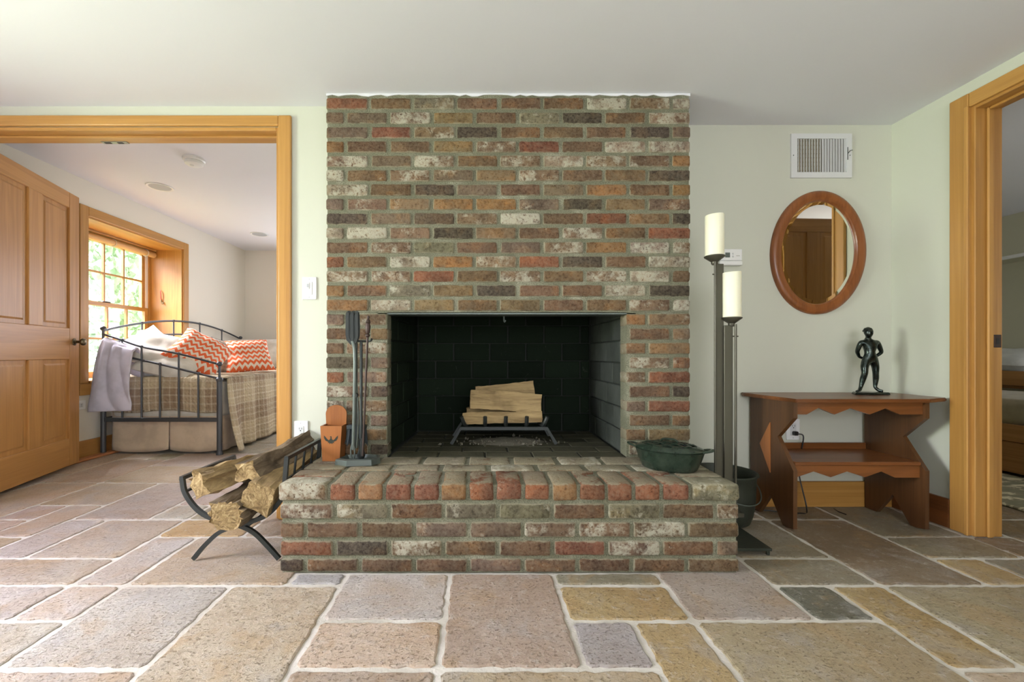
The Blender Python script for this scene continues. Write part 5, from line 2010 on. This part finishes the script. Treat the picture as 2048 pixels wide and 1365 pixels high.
# ceiling fittings of the bedroom
c = at(388, 318, 850 / ((708 - 318) / (BCEIL - CAMZ)))
g = empty('smoke_detector', (c.x, c.y, BCEIL))
tag(g, 'round white smoke detector on the bedroom ceiling', 'smoke detector')
MB().lathe([(0.072, 0.0), (0.072, -0.014), (0.066, -0.020), (0.0, -0.020)], (c.x, c.y, BCEIL), 32).build('base', mt['white'], g, smooth=40)
MB().lathe([(0.058, -0.019), (0.062, -0.026), (0.058, -0.042), (0.045, -0.050), (0.0, -0.051)], (c.x, c.y, BCEIL), 32).build('cover', mt['white'], g, smooth=40)
MB().lathe([(0.014, -0.049), (0.013, -0.054), (0.0, -0.054)], (c.x - 0.008, c.y - 0.012, BCEIL), 16).build('test_button', mt['steelwhite'], g, smooth=40)
for (px, py, lab) in ((320, 374, 'recessed ceiling light nearest the bedroom window'), (519, 469, 'recessed ceiling light far back in the bedroom')):
    c = at(px, py, 850 / ((708 - py) / (BCEIL - CAMZ)))
    g = empty('recessed_light', (c.x, c.y, BCEIL))
    tag(g, lab, 'light', 'recessed lights in the bedroom ceiling')
    MB().lathe([(0.088, 0.0), (0.100, -0.002), (0.098, -0.006), (0.082, -0.004), (0.080, 0.0)], (c.x, c.y, BCEIL), 32).build('trim_ring', mt['white'], g, smooth=40)
    MB().lathe([(0.082, -0.003), (0.06, -0.0012), (0.0, -0.001)], (c.x, c.y, BCEIL), 32).build('baffle', mt['lightlens'], g, smooth=40)


# ------------------------------------------------------------------ daybed in the bedroom
BX0, BX1, BY0, BY1 = -3.180, -2.195, 3.602, 5.68


def daybed():
    g = empty('daybed', (-2.69, 4.6, 0))
    tag(g, 'dark iron daybed frame with spindled end under the bedroom window', 'daybed')
    I = mt['bediron']

    def finial(p, nm='finial'):
        MB().lathe([(0.011, -0.014), (0.021, -0.004), (0.023, 0.006), (0.018, 0.020), (0.0, 0.028)], p, 14).build(nm, I, g, smooth=50)
    for y in (BY0, BY1):
        s = 1 if y == BY0 else -1
        MB().tube([(BX1, y, 0.0), (BX1, y, 0.64)], 0.021, 12).lathe([(0.026, 0.0), (0.026, 0.02), (0.021, 0.03)], (BX1, y, 0.0), 14).lathe([(0.021, -0.02), (0.027, -0.01), (0.027, 0.005), (0.014, 0.018)], (BX1, y, 0.64), 14).build('post', I, g, smooth=50)
        MB().tube([(BX1, y, 0.64), (BX1, y, 0.765)], 0.010, 10).build('post_rod', I, g, smooth=60)
        finial((BX1, y, 0.765))
        MB().tube([(BX0, y, 0.0), (BX0, y, 0.60)], 0.020, 12).build('post', I, g, smooth=60)
        MB().tube([(BX0, y, 0.60), (BX0, y, 1.06)], 0.010, 10).build('post_rod', I, g, smooth=60)
        finial((BX0, y, 1.065))
        top = spline([(BX0, y, 1.02), (-3.06, y, 0.985), (-2.855, y, 0.915), (-2.54, y, 0.856), (BX1, y, 0.765)], 6)
        low = spline([(BX0, y, 0.90), (-3.0, y, 0.835), (-2.70, y, 0.768), (-2.385, y, 0.690), (BX1, y, 0.645)], 6)
        MB().tube(top, 0.009, 8).build('top_rail', I, g, smooth=60)
        MB().tube(low, 0.009, 8).build('second_rail', I, g, smooth=60)
        MB().bbox(BX0, BX1, y - 0.012, y + 0.012, 0.280, 0.314, 0.002).build('bottom_rail', I, g)
        for k, (x, zt) in enumerate(((-3.02, 0.972), (-2.855, 0.915), (-2.70, 0.770), (-2.54, 0.856), (-2.375, 0.688))):
            MB().tube([(x, y, 0.30), (x, y, zt)], 0.0075, 8).build('spindle', I, g, smooth=60)
            MB().lathe([(0.010, -0.010), (0.014, 0.0), (0.011, 0.010), (0.0, 0.014)], (x, y, zt), 12).build('knuckle', I, g, smooth=50)
    # arched back along the wall
    L = BY1 - BY0

    def arch(z0, h):
        return [(BX0, BY0 + L * t, z0 + h * math.sin(PI * t) ** 0.9) for t in [i / 24 for i in range(25)]]
    MB().tube(arch(1.05, 0.155), 0.010, 8).build('back_top_rail', I, g, smooth=60)
    MB().tube(arch(0.93, 0.135), 0.009, 8).build('back_second_rail', I, g, smooth=60)
    MB().bbox(BX0 - 0.01, BX0 + 0.01, BY0, BY1, 0.285, 0.315, 0.002).build('back_bottom_rail', I, g)
    for i in range(1, 10):
        t = i / 10
        z = 1.05 + 0.155 * math.sin(PI * t) ** 0.9 if i % 2 == 0 else 0.93 + 0.135 * math.sin(PI * t) ** 0.9
        MB().tube([(BX0, BY0 + L * t, 0.30), (BX0, BY0 + L * t, z)], 0.0075, 8).build('spindle', I, g, smooth=60)
        MB().lathe([(0.010, -0.012), (0.015, 0.0), (0.012, 0.012), (0.0, 0.016)], (BX0, BY0 + L * t, z), 12).build('knuckle', I, g, smooth=50)


daybed()

mx0, mx1, my0, my1 = BX0 + 0.03, BX1 - 0.01, BY0 + 0.045, BY1 - 0.045
ma = MB().bbox(mx0, mx1, my0, my1, 0.30, 0.632, 0.04, 3).build('mattress', mt['mattress'])
tag(ma, 'daybed mattress hidden under the plaid quilt', 'mattress')


def bed_skirt():
    g = empty('bed_skirt', (-2.69, 4.6, 0.02))
    tag(g, 'gathered beige cotton bed skirt hanging under the daybed', 'bed skirt')

    def panel(xa, xb, y, seed):
        def fn(u, v):
            z = 0.015 + 0.345 * (1 - v)
            x = xa + (xb - xa) * u
            bulge = 0.030 * math.sin(PI * min(1, max(0, u))) ** 0.5 * v + 0.012 * v * nz(u * 4 + seed, v * 1.5, seed)
            zz = z + 0.02 * v * (2 * abs(u - .5)) ** 3
            return (x, y - 0.003 - bulge * 0.8, zz)
        return MB().grid(28, 10, fn)
    xm = -2.66
    panel(BX0 + 0.03, xm - 0.003, BY0 + 0.058, 1).build('skirt_panel', mt['skirt'], g, smooth=179, thick=0.003)
    panel(xm + 0.003, BX1 - 0.012, BY0 + 0.058, 2).build('skirt_panel', mt['skirt'], g, smooth=179, thick=0.003)

    def side(u, v):
        y = BY0 + 0.06 + (BY1 - BY0 - 0.12) * u
        return (BX1 - 0.012 + 0.01 * v * math.sin(u * 60), y, 0.02 + 0.30 * (1 - v))
    MB().grid(60, 4, side).build('skirt_panel', mt['skirt'], g, smooth=179, thick=0.003)


bed_skirt()


def quilt():
    """one cloth over the mattress: across the top, down the front side to the floor and down the near end"""
    g = empty('plaid_quilt', (-2.69, 4.6, 0.03))
    tag(g, 'tan and brown plaid quilt spread over the daybed and hanging to the floor', 'quilt')
    topz = 0.650

    def top(u, v):
        x = mx0 + 0.01 + (BX1 + 0.012 - mx0) * u
        y = my0 - 0.006 + (my1 - my0) * v
        edge = smoothst(0.0, 0.05, 1 - u) * smoothst(0.0, 0.03, v)
        return (x, y, topz - 0.018 * (1 - edge) + 0.008 * nz(x * 5, y * 5, 3) + 0.015)
    MB().grid(40, 80, top, uvfn=lambda u, v: (1.0 * u, 2.0 * v)).build('quilt_top', mt['quilt'], g, smooth=179, thick=0.008)

    def front(u, v):
        y = my0 - 0.006 + (my1 - my0) * u
        drop = topz - 0.004 - (topz - 0.03) * v
        fold = 0.020 * math.sin(u * 40 + 2 * nz(u * 5, 0, 4)) * v ** 0.7
        flare = 0.030 * v + 0.10 * v * v * smoothst(0.12, 0.0, u)
        yy = y - 0.05 * v * smoothst(0.06, 0.0, u)
        zz = drop - 0.0 * u
        return (BX1 + 0.022 + fold + flare, yy + 0.035 * smoothst(0.05, 0.0, u), max(0.012, zz + 0.012 * nz(u * 14, v, 7) * v))
    MB().grid(110, 24, front, uvfn=lambda u, v: (1.0 + 0.65 * v, 2.0 * u)).build('quilt_side', mt['quilt'], g, smooth=179, thick=0.008)

    def end(u, v):
        x = mx0 + 0.012 + (BX1 - 0.028 - mx0) * u
        z = topz + 0.006 - 0.295 * v - 0.012 * v * math.sin(u * 9)
        return (x, my0 - 0.014 - 0.008 * math.sin(v * PI) + 0.006 * nz(x * 8, z * 6, 2), z)
    MB().grid(50, 14, end, uvfn=lambda u, v: (1.0 * u, -0.30 * v)).build('quilt_end', mt['quilt'], g, smooth=179, thick=0.006)


quilt()


def blanket():
    """fleece throw folded over the near end rail of the daybed"""
    prof = [(3.665, 0.70), (3.655, 0.80), (3.635, 0.90), (3.615, 0.945), (3.598, 0.958), (3.575, 0.945), (3.560, 0.90), (3.545, 0.78), (3.538, 0.65), (3.536, 0.52), (3.540, 0.43), (3.545, 0.375)]
    P = spline([(a, b, 0) for a, b in prof], 5)
    n = len(P) - 1

    def fn(u, v):
        p = P[min(n, int(round(v * n)))]
        t = v
        xl = -3.145 - 0.075 * smoothst(0.3, 1.0, t)
        xr = -2.885 + 0.01 * smoothst(0.4, 1.0, t)
        x = xl + (xr - xl) * u
        z = p.y - 0.090 * (u - 0.35) * smoothst(0.9, 0.2, t)
        if t < 0.5:
            z = p.y - 0.090 * (u - 0.35)
        f = 0.020 * math.sin(u * 7.5 + 2.5 * nz(u * 2, t * 2.5, 1)) * smoothst(0.35, 0.8, t)
        return (x, p.x - 0.004 - abs(f) * 1.2 - 0.012 * smoothst(.4, .9, t), z + 0.01 * u * smoothst(.5, 1, t))
    o = MB().grid(34, n, fn).build('throw_blanket', mt['fleece'], None, smooth=179, thick=0.012)
    tag(o, 'pale lavender fleece throw draped over the near end of the daybed', 'blanket')


blanket()


def pillow(name, c, w, h, t, nrm, roll, mat, label, seed=1, group=None):
    """c centre, nrm the way its face looks, roll turns it in its own plane"""
    mb = MB()
    N = 22
    nv = Vector(nrm).normalized()
    tx = Vector((0, 0, 1)).cross(nv)
    tx = tx.normalized() if tx.length > 1e-4 else Vector((1, 0, 0))
    ty = nv.cross(tx)
    cr, sr = math.cos(roll), math.sin(roll)
    ax, ay = tx * cr + ty * sr, ty * cr - tx * sr
    C = Vector(c)

    def shape(s):
        def fn(u, v):
            a, b = 2 * u - 1, 2 * v - 1
            th = t / 2 * max(0.0, (1 - a ** 4) * (1 - b ** 4)) ** 0.6
            x = w / 2 * a * (1 - 0.08 * (1 - b * b))
            y = h / 2 * b * (1 - 0.08 * (1 - a * a))
            th *= 1 + 0.22 * nz(a * 1.7 + seed, b * 1.7, seed * 3.1)
            wr = 0.006 * nz(a * 5 + seed, b * 5, seed) * (1 - max(abs(a), abs(b)) ** 6)
            return C + ax * x + ay * y + nv * (s * (th + wr))
        return fn
    for s in (1, -1):
        mb.grid(N, N, shape(s), uvfn=lambda u, v: (u * w * 2, v * h * 2))
    zmin = min(v[2] for v in mb.v)
    e = Vector((c[0], c[1], zmin))
    g = mb.mesh(name, e, 179)
    g.materials.append(mat)
    o = bpy.data.objects.new(name, g)
    COL.objects.link(o)
    o.location = e
    tag(o, label, 'pillow', group)
    return o


gp = 'pillows on the daybed'
pillow('bed_pillow', (-2.98, 3.86, 0.875), 0.46, 0.46, 0.15, (0.45, -0.55, 0.55), R(40), mt['paleblue'], 'pale blue grey pillow with a pointed corner beside the window', 3, gp)
pillow('bed_pillow', (-2.83, 3.80, 0.880), 0.56, 0.40, 0.17, (0.35, -0.55, 0.70), R(-22), mt['linen'], 'upper cream linen bed pillow leaning on the near daybed end', 4, gp)
pillow('bed_pillow', (-2.72, 3.76, 0.775), 0.50, 0.36, 0.15, (0.25, -0.60, 0.75), R(-24), mt['linen'], 'lower cream pillow with loose flap behind the end spindles', 5, gp)
pillow('throw_pillow', (-2.575, 3.93, 0.865), 0.45, 0.45, 0.18, (0.62, -0.42, 0.62), R(-42), mt['chevron'], 'orange and cream chevron throw pillow leaning at the near end', 6, gp)
pillow('throw_pillow', (-2.62, 4.27, 0.835), 0.44, 0.40, 0.13, (0.60, -0.60, 0.50), R(-20), mt['plaidpillow'], 'brown small plaid pillow between the two chevron pillows', 7, gp)
pillow('throw_pillow', (-2.40, 4.42, 0.835), 0.46, 0.42, 0.16, (0.50, -0.60, 0.62), R(4), mt['chevron'], 'orange and cream chevron throw pillow further back on the quilt', 8, gp)
pillow('bed_pillow', (-2.70, 5.30, 0.86), 0.60, 0.42, 0.18, (0.2, -0.8, 0.5), 0, mt['linen'], 'cream pillow at the far end of the daybed behind the chevron pillow', 9, gp)


# ------------------------------------------------------------------ guest room beyond the right doorway
def guest_room():
    g = empty('trundle_bed', (3.75, 3.2, 0))
    tag(g, 'low wooden bed frame in the guest room beyond the doorway', 'bed')
    x0, x1, y0, y1 = 3.735, 4.62, 2.1, 4.3
    MB().bbox(x0, x0 + 0.03, y0, y1, 0.24, 0.36, 0.004).build('side_rail', mt['bunk_y'], g)
    MB().bbox(x0 + 0.008, x0 + 0.03, y0, y1, 0.02, 0.236, 0.004).build('drawer_front', mt['bunk_y'], g)
    MB().bbox(x0 + 0.03, x1, y0, y0 + 0.03, 0.0, 0.36, 0.004).build('end_board', mt['bunk_x'], g)
    MB().bbox(x0 + 0.03, x1, y1 - 0.03, y1, 0.0, 0.36, 0.004).build('end_board', mt['bunk_x'], g)
    MB().bbox(x0 + 0.03, x1 - 0.03, y0 + 0.03, y1 - 0.03, 0.26, 0.29, 0.003).build('slat_base', mt['bunk_y'], g)
    MB().bbox(x1 - 0.03, x1, y0 + .03, y1 - .03, 0.0, 0.36, 0.004).build('side_rail', mt['bunk_y'], g)
    tag(MB().bbox(x0 + 0.045, x1 - 0.045, y0 + 0.05, y1 - 0.05, 0.292, 0.50, 0.04, 3).build('bed_mattress', mt['sheet']), 'white mattress on the low guest room bed', 'mattress')

    def bl(u, v):
        # blanket over the top and hanging on the room side
        L = 0.17 + 0.84
        s = v * L
        y = y0 + 0.10 + (y1 - y0 - 0.75) * u
        if s < 0.17:
            x, z = x0 + 0.028 - 0.012 * math.sin(s / 0.17 * PI) - 0.006, 0.362 + s * 0.98
        else:
            x, z = x0 + 0.022 + (s - 0.17), 0.53 + 0.02 * math.sin((s - .17) / .84 * PI)
        return (x, y, z + 0.010 * nz(u * 6, v * 6, 4))
    tag(MB().grid(40, 24, bl).build('tan_blanket', mt['tanblanket'], None, smooth=179, thick=0.012), 'tan blanket over the low guest room bed', 'blanket')
    b = empty('guest_bed', (4.98, 3.6, 0))
    tag(b, 'second wooden bed with rail against the guest room wall', 'bed')
    MB().bbox(4.68, 4.71, 2.2, 5.0, 0.575, 0.705, 0.005).build('side_rail', mt['bunk_y'], b)
    for yy in (2.2, 4.96):
        MB().bbox(4.66, 4.72, yy, yy + 0.06, 0.0, 0.72, 0.005).build('post', mt['bunk_z'], b)
        MB().bbox(5.20, 5.26, yy, yy + 0.06, 0.0, 0.72, 0.005).build('post', mt['bunk_z'], b)
    MB().bbox(4.71, 5.22, 2.25, 4.97, 0.55, 0.58, 0.003).build('slat_base', mt['bunk_y'], b)
    tag(MB().bbox(4.715, 5.22, 2.3, 4.95, 0.582, 0.70, 0.03, 3).build('bed_mattress', mt['sheet']), 'white mattress on the railed guest room bed', 'mattress')
    pillow('bed_pillow', (4.93, 3.98, 0.800), 0.42, 0.62, 0.17, (-0.25, 0, 1), R(90), mt['sheet'], 'white pillow on the railed bed in the guest room', 31)
    pillow('bed_pillow', (4.18, 3.88, 0.585), 0.60, 0.36, 0.12, (-0.05, 0, 1), R(90), mt['sheet'], 'flat white pillow edge on the low guest room bed', 33)
    tag(MB().bbox(2.95, 3.70, 1.9, 3.8, 0.001, 0.012, 0.004).build('patterned_rug', mt['rug']), 'olive and cream patterned rug beside the low bed', 'rug')


guest_room()
